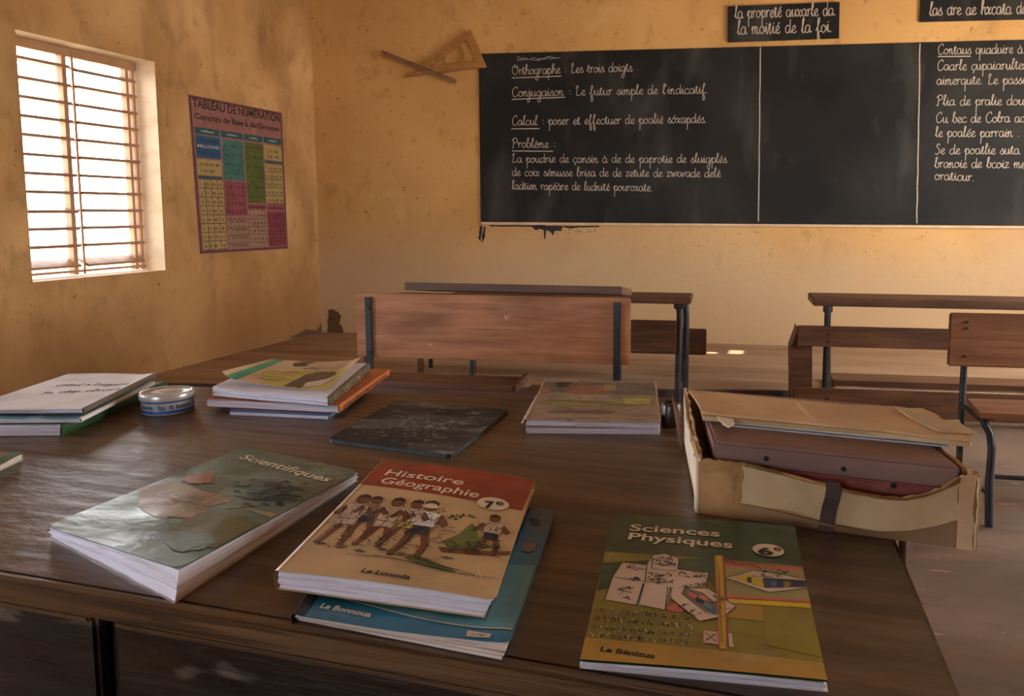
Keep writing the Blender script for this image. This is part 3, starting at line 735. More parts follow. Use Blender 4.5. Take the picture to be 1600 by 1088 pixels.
for k in range(4):
    num(.31, .5, .30 + k * .06, '%d 1 0 %d 7' % (k + 2, k)); num(.31, .5, .57 + k * .055, '%d 2 1 5 %d' % (k + 1, k + 4)); num(.305, .505, .80 + k * .055, '1 2 %d 4 5' % (k + 3))
    num(.55, .735, .76 + k * .055, '1 %d 3 4 5' % (k + 2)); num(.775, .965, .765 + k * .055, '1 2 3 %d 5' % (k + 4))
for k in range(6): num(.56, .73, .29 + k * .068, '%d 1 4 2 %d' % (k + 1, k + 2))
for k in range(5): num(.775, .965, .425 + k * .057, '%d 10 20 3%d' % (k + 1, k))
num(.06, .25, .285, '1 000 000'); num(.05, .26, .32, 'MILLIONS', .022, M_CHALK); num(.06, .25, .365, '100 10 1'); num(.06, .25, .435, '10 20 30 40'); num(.06, .2, .475, '5 50 500')
num(.79, .93, .30, '1 10 100'); num(.79, .93, .34, '2 20 200'); num(.55, .73, .70, 'unités simples', .02); num(.77, .96, .705, 'centaines', .02)
for (a, b), t in zip(cols, ('millions', 'milliers', 'unités', 'nombres')): num(a + .06, b - .06, .222, t, .018, M_CHALK)
mb.build('chart_sheet', po)
# ------------------------------------------------------------------ the teacher's table
TZ = 0.75
def tp(px, py, z=TZ): return atz(px, py, z)
tf0, tf1 = tp(0, 896), tp(800, 1032)               # front edge of the top
tr0, tr1 = tp(1405, 850), tp(1505, 1088)           # right edge
tb0, tb1 = tp(150, 597), tp(845, 625)              # back edge
def fl(v): return Vector((v.x, v.y, 0))
df, dr, db = (fl(tf1 - tf0)).normalized(), (fl(tr0 - tr1)).normalized(), (fl(tb1 - tb0)).normalized()
c_fr = on_line(tf0, df, tr1, dr); c_br = on_line(tb0, db, tr1, dr)
dl = (fl(tb0 - tp(-40, 650))).normalized()
c_bl = fl(tb0); c_fl = on_line(c_bl, dl, tf0, df)
for c in (c_fr, c_br, c_bl, c_fl): c.z = TZ
nin = Vector((-df.y, df.x, 0))                      # from the front edge into the table
desk = thing('teacher_desk', 'wide dark wooden desk in the foreground covered with school books', 'desk', ((c_fr + c_fl + c_br + c_bl) / 4) * 1.0 - Z * (TZ - BZ), math.atan2(df.y, df.x))
TT = 0.030
mb = MB(); bm = bmesh.new()
vs = [bm.verts.new(c - Z * h) for h in (TT, 0) for c in (c_fl, c_fr, c_br, c_bl)]
for f in ((3, 2, 1, 0), (4, 5, 6, 7), (0, 1, 5, 4), (1, 2, 6, 5), (2, 3, 7, 6), (3, 0, 4, 7)): bm.faces.new([vs[i] for i in f])
bmesh.ops.bevel(bm, geom=bm.edges[:], offset=0.006, segments=3, affect='EDGES')
mb.frombm(bm, M_TABLE)
top = mb.build('tabletop', desk)
# lighter, grained nosing along the front edge
mb = MB(); L_ = (c_fr - c_fl).length
mb.box(c_fl, df, nin, Z, 0.004, L_ - 0.004, -0.007, 0.007, -TT + .002, 0.0003, M_TABLE_E, 0.005)
tag(mb.build('edge_moulding', desk), label='lighter grained strip along the front edge')
# front: two varnished panels either side of a dark recessed post
def fx(px, py): return (atpl(px, py, c_fl + nin * 0.012, nin) - c_fl).dot(df)
xg0, xg1 = fx(150, 1000), fx(179, 1000)
def panel(x0, x1, nm):
    mb = MB(); o = c_fl + nin * 0.012 - Z * TT
    mb.box(o, df, nin, Z, x0, x1, 0.0, 0.018, -0.16, -0.006, M_APRON, 0.004)
    mb.box(o, df, nin, Z, x0, x1, 0.004, 0.02, -0.70, -0.168, M_APRON, 0.004)
    mb.box(o, df, nin, Z, x0 + .004, x1 - .004, -0.004, 0.004, -0.012, -0.004, M_TABLE_E, 0.002)
    return mb.build(nm, desk)
panel(0.03, xg0, 'front_panel'); panel(xg1, L_ - 0.05, 'front_panel')
mb = MB(); mb.box(c_fl + nin * 0.03 - Z * TT, df, nin, Z, xg0 - .004, xg1 + .004, 0.0, 0.03, -0.745, -0.001, M_DARKGAP)
mb.build('front_post', desk)
mb = MB(); q = nin
for c, a, b in ((c_fl, 1, 1), (c_fr, -1, 1), (c_br, -1, -1), (c_bl, 1, -1)):
    mb = MB(); o = c + df * 0.035 * a + nin * 0.05 * b - Z * TT
    mb.box(o, df, nin, Z, -0.025, 0.025, -0.025, 0.025, -(TZ - TT - BZ), -0.001, M_APRON, 0.004); mb.build('leg', desk)
mb = MB(); sd = fl(c_br - c_fr).normalized(); sn = Vector((-sd.y, sd.x, 0))
mb.box(c_fr - Z * TT, sd, sn, Z, 0.06, (c_br - c_fr).length - .06, 0.03, 0.048, -0.14, -0.002, M_APRON, 0.003); mb.build('side_panel', desk)
mb = MB(); bd = fl(c_br - c_bl).normalized()
mb.box(c_bl - Z * TT, bd, Vector((-bd.y, bd.x, 0)), Z, 0.06, (c_br - c_bl).length - .06, -0.05, -0.032, -0.14, -0.002, M_APRON, 0.003); mb.build('back_panel', desk)
# pale steel tube that props the right end of the top
pl = tp(1411, 850, TZ - TT - 0.01)
mb = MB(); mb.tube([Vector((pl.x, pl.y, TZ - TT - .001)), Vector((pl.x + .001, pl.y + .002, BZ))], 0.0052, M_STEEL, 12)
tag(mb.build('steel_prop', desk), label='pale steel tube under the right edge')

# ------------------------------------------------------------------ the pupils' benches
class Fr:
    """vertical frame along the benches: origin O, x = UB to the right, y = NB away from the camera"""
    def __init__(s, O): s.O = Vector((O.x, O.y, 0))
    def at(s, px, py, yo=0.0):
        P = atpl(px, py, s.O + NB * yo, NB); d = P - s.O
        return d.dot(UB), P.z
    def p(s, x, y, z): return s.O + UB * x + NB * y + Z * z
    def box(s, mb, x0, x1, y0, y1, z0, z1, m, bev=0.004): mb.box(s.O, UB, NB, Z, x0, x1, y0, y1, z0, z1, m, bev)
    def part(s, nm, par, x0, x1, y0, y1, z0, z1, m, bev=0.004, label=None):
        mb = MB(); s.box(mb, x0, x1, y0, y1, z0, z1, m, bev); o = mb.build(nm, par)
        if label: o['label'] = label
        return o
    def screw(s, x, y, z, par, r=0.008):
        mb = MB(); mb.tube([s.p(x, y, z), s.p(x, y - 0.006, z)], r, M_IRON, 10); mb.build('bolt', par)
BR = math.atan2(UB.y, UB.x)

# bench with a broad back board, in front of the table
fa = Fr(atz(700, 583, 0.42))
xl, zt_ = fa.at(555, 459); xr, _ = fa.at(985, 463); _, zb_ = fa.at(770, 564)
A = thing('school_bench', 'red-brown bench with one broad back board, straight behind the books', 'bench', fa.p((xl + xr) / 2, 0, BZ), BR)
fa.part('backrest', A, xl, xr, 0.0, 0.022, zb_, zt_ + .004, M_WOODR, 0.005)
for px in (575.5, 963.5):
    x, _ = fa.at(px, 500, -.012)
    u_ = fa.part('upright', A, x - .014, x + .014, -0.014, -0.001, BZ, zt_ - .012, M_IRON, 0.002)
    for dz in (-.06, -.25): fa.screw(x, -0.014, zt_ + dz, u_)
xs0, _ = fa.at(480, 585, -.1); xs1 = fa.at(815, 590, -.1)[0]
fa.part('seat', A, xs0, xs1, -0.215, -0.02, 0.395, 0.42, M_WOODD, 0.004)
mb = MB(); mb.prism([fa.p(xs1 - .004, -0.222, .40), fa.p(xs1 - .004, -0.02, .40), fa.p(xs1 - .004, -0.02, .438), fa.p(xs1 - .004, -0.222, .428)], UB * 0.014, M_WOODD); mb.build('seat_end_strip', A, fixn=True)
mb = MB(); fa.box(mb, xs0, xs1 - .005, -0.228, -0.216, 0.392, 0.424, M_WOODD, 0.002); tag(mb.build('seat_nosing', A), label='front edge strip of the seat')  # nosing in the same wood as the seat
xe = fa.at(1000, 615, -.24)[0]
fa.part('seat_rail', A, xs0, xe, -0.25, -0.229, 0.33, 0.405, M_WOODD, 0.004)
fa.part('lower_shelf', A, xs1 + .02, xe, -0.22, -0.02, 0.368, 0.388, M_WOODD, 0.004)
for x in (xs0 + .05, xe - .05):
    mb = MB(); mb.tube([fa.p(x, -0.2, .392), fa.p(x, -0.21, .2), fa.p(x, -0.2, BZ)], 0.014, M_IRON); mb.build('leg', A)
# its desktop beyond the back board
ft = Fr(fa.p(0, 0.2, 0))
x0, z0 = ft.at(632, 441); x1, z1 = ft.at(970, 448); zu = ft.at(632, 453)[1]
z1a = (z0 + z1) / 2
mb = MB(); tl = math.radians(-7)
yy, zz = NB * math.cos(tl) + Z * math.sin(tl), Z * math.cos(tl) - NB * math.sin(tl)
xx = (UB * (x1 - x0) + Z * (z1 - z0)).normalized(); 
mb.box(ft.p(x0, 0, z0), xx, yy, zz, 0, x1 - x0 + .005, 0.0, 0.36, -0.034, 0.0, M_WOODD, 0.003); mb.build('desktop', A)
fa.part('desktop_rail', A, x0 - .01, x1, 0.03, 0.19, zt_ - .03, z0 - 0.045, M_WOODD, 0.004)
for px, m in ((577, M_IRON), (965, M_IRON)):
    x = ft.at(px, 570, .25)[0]
    ft.part('desk_leg', A, x - .018, x + .018, 0.23, 0.265, BZ, min(zt_ - .06, z0 - 0.1), m, 0.003)

# small desk of the next row, left of the aisle
fb = Fr(atz(1060, 642, BZ))
B = thing('school_desk', 'low brown desk with black iron legs, showing right of the broad bench back', 'desk', fb.p(-0.4, 0, BZ), BR)
xr, zt_ = fb.at(1080, 465.5); zb_ = fb.at(1080, 475.5)[1]
xi = fb.at(1060, 540)[0]; xj = fb.at(737, 560)[0] - xi
fb.part('desktop', B, xi + xj - .12, xr, -0.02, 0.28, zb_, zt_, M_WOODD, 0.006)
for dx in (0, xj):
    mb = MB(); mb.tube([fb.p(xi + dx, 0.02, zb_), fb.p(xi + dx + .004, 0.03, zb_ - .06), fb.p(xi + dx, 0.03, .3), fb.p(xi + dx, 0, BZ)], [0.022, .019, .019, .019], M_IRON); mb.build('leg', B)
    if dx: continue
    mb = MB(); mb.tube([fb.p(xi + dx + .024, 0.24, zb_), fb.p(xi + dx + .03, 0.25, zb_ - .1), fb.p(xi + dx + .03, 0.25, BZ)], 0.019, M_IRON); mb.build('leg', B)
    fb.part('leg_plate', B, xi + dx - .03, xi + dx + .03, 0.0, 0.05, zb_ - .03, zb_ - .001, M_IRON, 0.004)
xa, za = fb.at(1058, 501.5, -.03); zc = fb.at(1058, 553.5, -.03)[1]
bk = fb.part('back_board', B, xi + xj - .1, xa, -0.035, -0.015, zc, za, M_WOODD, 0.006)
for dz in (.05, .16): fb.screw(xa - .03, -0.035, za - dz, bk, .006)
fd = Fr(fb.p(0, 0.55, 0))
Bq = thing('school_bench', 'dark brown plank bench back, partly hidden behind the low iron-legged desk', 'bench', fd.p(-0.4, 0, BZ), BR)
xa, za = fd.at(1104, 514.5); zc = fd.at(1104, 555.5)[1]
xk = fd.at(655, 570)[0] - xa
fd.part('backrest', Bq, xa + xk - .1, xa, 0, 0.02, zc, za, M_WOODD, 0.006)
for dx, m in ((-.14, M_IRON), (xk, M_WOODD)): fd.part('upright', Bq, xa + dx - .022, xa + dx + .022, .021, .034, BZ, za - .01, m, 0.002)
fd.part('seat', Bq, xa + xk - .1, xa - .1, 0.035, 0.25, zc + .02, zc + .045, M_WOODD)
for dx in (-.15, xk): fd.part('leg', Bq, xa + dx - .012, xa + dx + .012, .2, .224, BZ, zc + .019, M_IRON, 0.002)

# desk right of the aisle
fr_ = Fr(atz(1291, 642, BZ))
D1 = thing('school_desk', 'long brown desk with a wooden end board, right of the aisle', 'desk', fr_.p(0.5, 0, BZ), BR)
xl, zt_ = fr_.at(1270, 465); zb_ = fr_.at(1270, 477.5)[1]
fr_.part('desktop', D1, xl, xl + 1.75, -0.03, 0.3, zb_, zt_, M_WOODD, 0.006)
xi = fr_.at(1291, 560)[0]
for dx in (0, 1.5):
    mb = MB(); mb.tube([fr_.p(xi + dx, 0.0, zb_), fr_.p(xi + dx, 0.0, BZ)], 0.019, M_IRON, 12); mb.build('leg', D1)
    mb = MB(); mb.tube([fr_.p(xi + dx + .03, 0.25, zb_), fr_.p(xi + dx + .05, 0.25, BZ)], 0.016, M_IRON, 12); mb.build('leg', D1)
    mb = MB(); mb.tube([fr_.p(xi + dx, 0.0, zb_ - .001), fr_.p(xi + dx, 0.0, zb_ - .035)], 0.028, M_IRON, 12); mb.build('leg_socket', D1)
xa, za = fr_.at(1246, 509.5, -.06); zc = fr_.at(1246, 541, -.06)[1]
bk = fr_.part('back_board', D1, xa, xa + 1.6, -0.06, -0.022, zc, za, M_WOODD, 0.005)
for dz in (.045, .085): fr_.screw(xi, -0.06, za - dz, bk)
def pt(px, py, yo): x, z = fr_.at(px, py, yo); return fr_.p(x, yo, z)
mb = MB(); mb.prism([pt(1236, 640, -.03), pt(1269, 642, -.03), pt(1269, 541, -.03), pt(1246, 541, -.03), pt(1246, 512, -.03), pt(1244.5, 520, -.03), pt(1235, 545, -.03)], NB * 0.2, M_WOODD); mb.build('end_board', D1, fixn=True)
xa, za = fr_.at(1240, 606, -.2); zc = fr_.at(1240, 650, -.2)[1]
lp = fr_.part('lower_rail', D1, xa, xa + 1.6, -0.2, -0.17, max(zc, BZ + .02), za, M_WOODD, 0.005)
fr_.screw(xi - .01, -0.2, za - .055, lp)
for dx in (.08, 1.45): fr_.part('rail_foot', D1, xa + dx, xa + dx + .05, -0.169, -0.12, BZ, za - .02, M_WOODD, .004)
M_WHITEM = pm('pale_strip', (206, 196, 184), (226, 218, 206), 9, W1, 0.4, 0.1, 0)
# low bench on the platform behind it
fc = Fr(atz(1302, 606, 0))
D2 = thing('low_bench', 'long low brown bench standing on the platform behind the right-hand desk', 'bench', fc.p(0.6, 0, 0), BR)
x0, z0 = fc.at(1302, 597, 0.0)
fc.part('seat', D2, x0, x0 + 1.7, 0.0, 0.24, z0 - .02, z0 + .012, M_WOODD, .004)
fc.part('front_rail', D2, x0 + .01, x0 + 1.69, 0.012, 0.03, max(.003, z0 - .055), z0 - .021, M_WOODR, .003)
zs_ = fc.at(1312, 606.5, 0.0)[1]
fc.part('edge_strip', D2, x0 + .012, x0 + 1.69, -0.004, 0.010, zs_ - .004, zs_ + .004, M_WHITEM, .001, 'pale strip under the seat')  # thin pale strip along the front of the low bench
for dx in (.02, 1.62): fc.part('foot_block', D2, x0 + dx, x0 + dx + .06, 0.04, 0.2, 0.0, z0 - .021, M_WOODD, .003)

# bench with seat and bent iron leg at the right edge
ff = atz(1545, 823, BZ)
fe = Fr(Vector((ff.x, ff.y, 0)) + NB * 0.23)
E_B = thing('school_bench', 'bench with a bent iron front leg, cut by the right edge of the photo', 'bench', fe.p(0.4, -0.1, BZ), BR)
xl, zt_ = fe.at(1485, 489); zb_ = fe.at(1485, 572.5)[1]
bk = fe.part('backrest', E_B, xl, xl + 1.15, 0.0, 0.022, zb_, zt_, M_WOODM, 0.006)
xb = fe.at(1510, 520)[0]
for dz in (.035, .06, .17): fe.screw(xb, 0.0, zt_ - dz, bk, .005)
xu = fe.at(1505, 600, .034)[0]
xs, zs = fe.at(1512, 618, 0.0); _, zn = fe.at(1530, 649, -.235)
zs = (zs + zn) / 2
for dx in (0, 0.95):
    mb = MB(); mb.tube([fe.p(xu + dx, 0.036, zt_ - .02), fe.p(xu + dx, 0.036, BZ)], 0.013, M_IRON, 12); mb.build('upright', E_B)
    xf = fe.at(1540, 660, -.2)[0] + dx; xg = fe.at(1545, 823, -.23)[0] + dx
    mb = MB(); mb.tube([fe.p(xf - .012, -0.2, zs - .028), fe.p(xf - .004, -0.205, zs - .05), fe.p(xf + .014, -0.215, zs - .085), fe.p(xf + .02, -0.222, zs - .14), fe.p((xf + xg) / 2 + .004, -0.228, .12), fe.p(xg, -0.23, BZ)], 0.0145, M_IRON, 12); mb.build('leg', E_B)
    mb = MB(); mb.tube([fe.p(xf - .03, -0.2, zs - .024), fe.p(xf + .03, -0.2, zs - .024)], .012, M_IRON, 10); mb.build('leg_socket', E_B)
    mb = MB(); mb.tube([fe.p(xu + dx, 0.03, zs - .035), fe.p(xf - .02, -0.19, zs - .032)], .011, M_IRON, 10); mb.build('seat_bracket', E_B)
    mb = MB(); mb.tube([fe.p(xu + dx, 0.036, 0.09), fe.p(xg + .004, -0.225, 0.06)], .008, M_IRON, 10); mb.build('stretcher', E_B)
mb = MB(); x_ = fe.at(1555, 740, -.1); mb.tube([fe.p(x_[0] - .0, -0.1, .10), fe.p(x_[0] + .95, -0.1, .09)], .009, M_IRON, 10); mb.build('foot_bar', E_B)
mb = MB(); mb.prism([fe.p(xs, -0.005, zs), fe.p(xs + 1.1, -0.005, zs), fe.p(xs + 1.1, -0.24, zs), fe.p(fe.at(1530, 649, -.235)[0], -0.24, zs)], Z * -0.022, M_WOODM); mb.build('seat', E_B, fixn=True)
# ------------------------------------------------------------------ books on the table
M_PAPER = pm('book_page_edges', (214, 211, 224), (230, 228, 240), 5, (1, 1, 70), 0.8, 0.05, 0.3, 12, spec=0.2, stains=(((150, 132, 118), 3.5, (1.5, 1.5, 60), 0.56, 0.72, 0.75), ((176, 158, 140), 12, (1, 1, 6), 0.58, 0.72, 0.5)))
M_PAPERW = pm('book_page_edges_warm', (214, 202, 190), (230, 220, 210), 5, (1, 1, 70), 0.8, 0.05, 0.3, 12, spec=0.2, stains=(((132, 110, 90), 3.5, (1.5, 1.5, 60), 0.55, 0.72, 0.75),))
M_WHITE = plain('white_card', (226, 222, 222), 0.6, 0.04)
M_CREAM = plain('cream_print', (194, 166, 126), 0.42, 0.06, coat=0.25)
M_RED = plain('red_print', (128, 38, 30), 0.36, 0.2, coat=0.3)
M_DGREEN = plain('dark_green_print', (28, 62, 44), 0.38, 0.15, coat=0.25)
M_LETTER = plain('cream_lettering', (222, 206, 178), 0.45, 0.03, False)
M_OLIVE = plain('olive_print', (112, 102, 38), 0.42, 0.25, coat=0.2)
M_MUST = plain('mustard_print', (156, 120, 50), 0.42, 0.12, coat=0.2)
M_YEL = plain('yellow_print', (196, 164, 40), 0.45, 0.1)
M_PALE = plain('pale_drawing', (200, 178, 158), 0.45, 0.06)
M_PINKP = plain('pink_print', (184, 92, 84), 0.45, 0.1)
M_NAVY = plain('navy_print', (30, 44, 64), 0.45, 0.2)
M_BLUEC = plain('teal_blue_cover', (28, 98, 124), 0.38, 0.15, coat=0.25)
M_BLUEL = plain('pale_teal_band', (70, 124, 132), 0.38, 0.15, coat=0.25)
M_BLUED = plain('deep_blue_band', (34, 84, 122), 0.38, 0.15, coat=0.25)
M_BLACKP = plain('black_spine_print', (28, 28, 30), 0.45, 0.1, False)
M_SCI = pm('mottled_green_cover', (46, 82, 78), (88, 128, 120), 7, (1, 2, 1), 0.33, 0.08, 0.4, 14, coat=0.3, stains=(((150, 176, 170), 8, (1, 2.2, 1), 0.52, 0.72, 0.6), ((34, 46, 36), 5, (1, 1, 1), 0.52, 0.68, 0.7)))
M_SCIO = pm('mottled_olive_patch', (58, 68, 38), (84, 88, 54), 9, W1, 0.34, 0.08, 0.2, 16, coat=0.2, stains=(((44, 60, 46), 5, W1, 0.5, 0.66, 0.7),))
M_SCIB = pm('mottled_beige_patch', (134, 116, 96), (160, 140, 116), 9, W1, 0.36, 0.08, 0.2, 16, coat=0.2, stains=(((92, 74, 62), 9, W1, 0.54, 0.7, 0.65), ((80, 96, 84), 5, W1, 0.56, 0.72, 0.6)))
M_SCIR = plain('faded_red_patch', (138, 76, 68), 0.35, 0.1, coat=0.3)
M_BROWNP = plain('brown_skin_print', (112, 70, 48), 0.45, 0.1)
M_GREENP = plain('hill_green_print', (88, 98, 50), 0.45, 0.25)
M_FOLD_GLINT = plain('film_fold_and_glint', (216, 200, 184), 0.25, 0.04, False, coat=0.6)
M_TEALC = plain('faded_teal_cover', (104, 156, 164), 0.4, 0.1, coat=0.2)
M_GREENC = plain('green_spine_cloth', (38, 78, 42), 0.5, 0.15)
M_ORANGE = plain('orange_cover', (168, 88, 36), 0.42, 0.12, coat=0.2)
M_MAGY = plain('magazine_yellow_green', (178, 168, 92), 0.42, 0.1, coat=0.2)
M_MAGP = plain('magazine_beige', (196, 172, 138), 0.42, 0.08, coat=0.2)
M_MAGT = plain('magazine_teal_strip', (66, 150, 124), 0.42, 0.08)
M_MAGD = plain('magazine_dark_photo', (78, 68, 56), 0.42, 0.2)
M_BLUEB = plain('blue_exercise_cover', (72, 102, 142), 0.45, 0.12)
M_GREYC = plain('faded_film_cover', (150, 132, 116), 0.34, 0.1, coat=0.45)
M_GREYO = plain('faded_olive_picture', (136, 130, 84), 0.36, 0.12, coat=0.4)
M_GREYR = plain('faded_red_picture', (148, 96, 78), 0.36, 0.12, coat=0.4)
M_GREYD = plain('faded_grey_picture', (98, 90, 80), 0.36, 0.12, coat=0.4)

def edge_block(mb, S, zbot, matp, bq=None, layers=7, jit=0.0012, inset=0.002, nu=14, under=0.0012, spine_round=0.0):
    """stack of pages under surface S down to z = zbot; bq = optional quad of bottom corners"""
    per = [(i / nu, 0.0) for i in range(nu)] + [(1.0, i / nu) for i in range(nu)] + [(1 - i / nu, 1.0) for i in range(nu)] + [(0.0, 1 - i / nu) for i in range(nu)]
    B = Surf(bq, Z) if bq else None
    iu, iv = inset / S.W, inset / S.H
    rows = []
    for k in range(layers + 1):
        t = k / layers; row = []
        jj = R.uniform(-1, 1) * jit if 0 < k < layers else 0
        for (u, v) in per:
            u2 = u + (iu - jj / S.W if u == 0 else (-(iu - jj / S.W) if u == 1 else 0)); v2 = v + (iv - jj / S.H if v == 0 else (-(iv - jj / S.H) if v == 1 else 0))
            if spine_round and u == 0: u2 -= spine_round * (math.sin(math.pi * t)) / S.W
            p = S.P(u2, v2, -under)
            b = (B.flat(u2, v2) if B else Vector((p.x, p.y, 0)))
            q = Vector((b.x + (p.x - b.x) * t, b.y + (p.y - b.y) * t, zbot + (p.z - zbot) * t))
            row.append(q + Vector((R.uniform(-1, 1), R.uniform(-1, 1), 0)) * jit * 0.25)
        rows.append(row)
    n = len(per)
    vs = [p for r in rows for p in r]
    fs = [(k * n + i, k * n + (i + 1) % n, (k + 1) * n + (i + 1) % n, (k + 1) * n + i) for k in range(layers) for i in range(n)]
    fs = [f[::-1] for f in fs]
    mb.add(vs, fs, matp)
    mb.add(rows[0], [tuple(range(n))], matp)
    g = 12                                             # top of the block follows the cover
    tv = [S.P(iu + (1 - 2 * iu) * a / g, iv + (1 - 2 * iv) * b / g, -under) for b in range(g + 1) for a in range(g + 1)]
    mb.add(tv, [(b * (g + 1) + a, b * (g + 1) + a + 1, (b + 1) * (g + 1) + a + 1, (b + 1) * (g + 1) + a) for b in range(g) for a in range(g)], matp)

def sheet(mb, S, mat, t=0.0007, nu=30, nv=36, off=0.0, corner=0.0):
    """thin cover sheet with real thickness, rounded corners"""
    def m(u, v):
        if corner:
            x, y = u * S.W, v * S.H
            for cx, cy, sx, sy in ((0, 0, 1, 1), (S.W, 0, -1, 1), (0, S.H, 1, -1), (S.W, S.H, -1, -1)):
                dx, dy = (x - cx) * sx, (y - cy) * sy
                if dx < corner and dy < corner:
                    r = math.hypot(corner - dx, corner - dy); mx_ = max(corner - dx, corner - dy)
                    if r > 1e-9:
                        k = mx_ / r
                        dx, dy = corner - (corner - dx) * k, corner - (corner - dy) * k
                        x, y = cx + dx * sx, cy + dy * sy
            u, v = x / S.W, y / S.H
        return u, v
    top = [S.P(*m(a / nu, b / nv), off) for b in range(nv + 1) for a in range(nu + 1)]
    bot = [p - S.n * t for p in top]
    w = nu + 1
    q = [(b * w + a, (b + 1) * w + a, (b + 1) * w + a + 1, b * w + a + 1) for b in range(nv) for a in range(nu)]
    mb.add(top, q, mat, True); mb.add(bot, [f[::-1] for f in q], mat, True)
    per = [a for a in range(nu)] + [nu + b * w for b in range(nv)] + [nv * w + nu - a for a in range(nu)] + [(nv - b) * w for b in range(nv)]
    n = len(per)
    mb.add([top[i] for i in per] + [bot[i] for i in per], [(i, (i + 1) % n, n + (i + 1) % n, n + i) for i in range(n)], mat)

def spine(mb, S, zbot, mat, r=0.0016, u=0.0, hang=0.004, B=None):
    """rounded spine strip down the edge at u"""
    sg = -1 if u == 0 else 1; n = 16; k = 7
    vs = []
    for i in range(n + 1):
        v = i / n; p = S.P(u, v, 0.0002); pin = S.P(u - sg * hang / S.W, v, 0.0003)
        out = (S.P(u + sg * .01 / S.W, v) - S.P(u, v)); out.z = 0; out.normalize()
        zt2 = p.z; vs.append(pin)
        for j in range(k + 1):
            t = j / k
            vs.append(Vector((p.x, p.y, zt2 + (zbot - zt2) * t)) + out * r * math.sin(math.pi * t) ** 0.6)
    w = k + 2
    fs = [(i * w + j, (i + 1) * w + j, (i + 1) * w + j + 1, i * w + j + 1) for i in range(n) for j in range(w - 1)]
    if sg > 0: fs = [f[::-1] for f in fs]
    mb.add(vs, fs, mat, True)
    fl_ = [v + Vector((0, 0, 0)) for v in vs]

def book(name, label, quad, zt, zbot, cover, spine_m=None, pages=None, dz=None, bq=None, art=None, corner=0.003, group=None, cat='book', spine_u=0.0, jit=0.0012, layers=7, spart=None, under=.0012, base=False, back_m=None):
    S = Surf([atz(p[0], p[1], z) for p, z in zip(quad, zt)], Z, dz)
    if base: S.q = [Vector((q.x, q.y, z)) for q, z in zip([atz(p[0], p[1], zbot) for p in quad], zt)]
    c = S.flat(.5, .5); e = S.q[1] - S.q[0]
    t = thing(name, label, cat, Vector((c.x, c.y, zbot)), math.atan2(e.y, e.x), group)
    Bq = [atz(p[0], p[1], zbot) for p in bq] if bq else None
    mb = MB(); edge_block(mb, S, zbot + 0.0007, pages or M_PAPER, Bq, layers, jit, spine_round=0.001, under=under); mb.build('page_block', t)
    mb = MB(); bb = Surf([Vector((p.x, p.y, zbot + 0.0007)) for p in (Bq or S.q)], Z); sheet(mb, bb, back_m or spine_m or cover, 0.0006, 4, 4); mb.build('back_cover', t)
    mb = MB(); sheet(mb, S, cover, corner=corner)
    S.clip = True
    if art: art(mb, S)
    S.clip = False
    mb.build('front_cover', t)
    if spine_m:
        mb = MB(); spine(mb, S, zbot + .0004, spine_m, u=spine_u)
        if spart: spart(mb, S)
        mb.build('spine', t)
    return t, S

def bump_at(u, v, cu, cv, ru, rv): return math.exp(-((u - cu) / ru) ** 2 - ((v - cv) / rv) ** 2)
O1, O2, O3_, O4 = .0004, .0007, .0010, .0013      # print layers above the cover sheet

def scribble(mb, S, x0, y0, x1, y1, n, w, mat, off, L=14, amp=4, px=True):
    for _ in range(n):
        x, y = R.uniform(x0, x1), R.uniform(y0, y1); a = R.uniform(0, math.pi)
        pts = [(x, y)]
        for k in range(3): 
            x += math.cos(a) * L / 3 + R.uniform(-amp, amp) * .5; y += math.sin(a) * L / 5 + R.uniform(-amp, amp) * .35; pts.append((x, y))
        s_line(mb, S, pxs(S, pts), w * R.uniform(.6, 1.3), mat, off, taper=True)

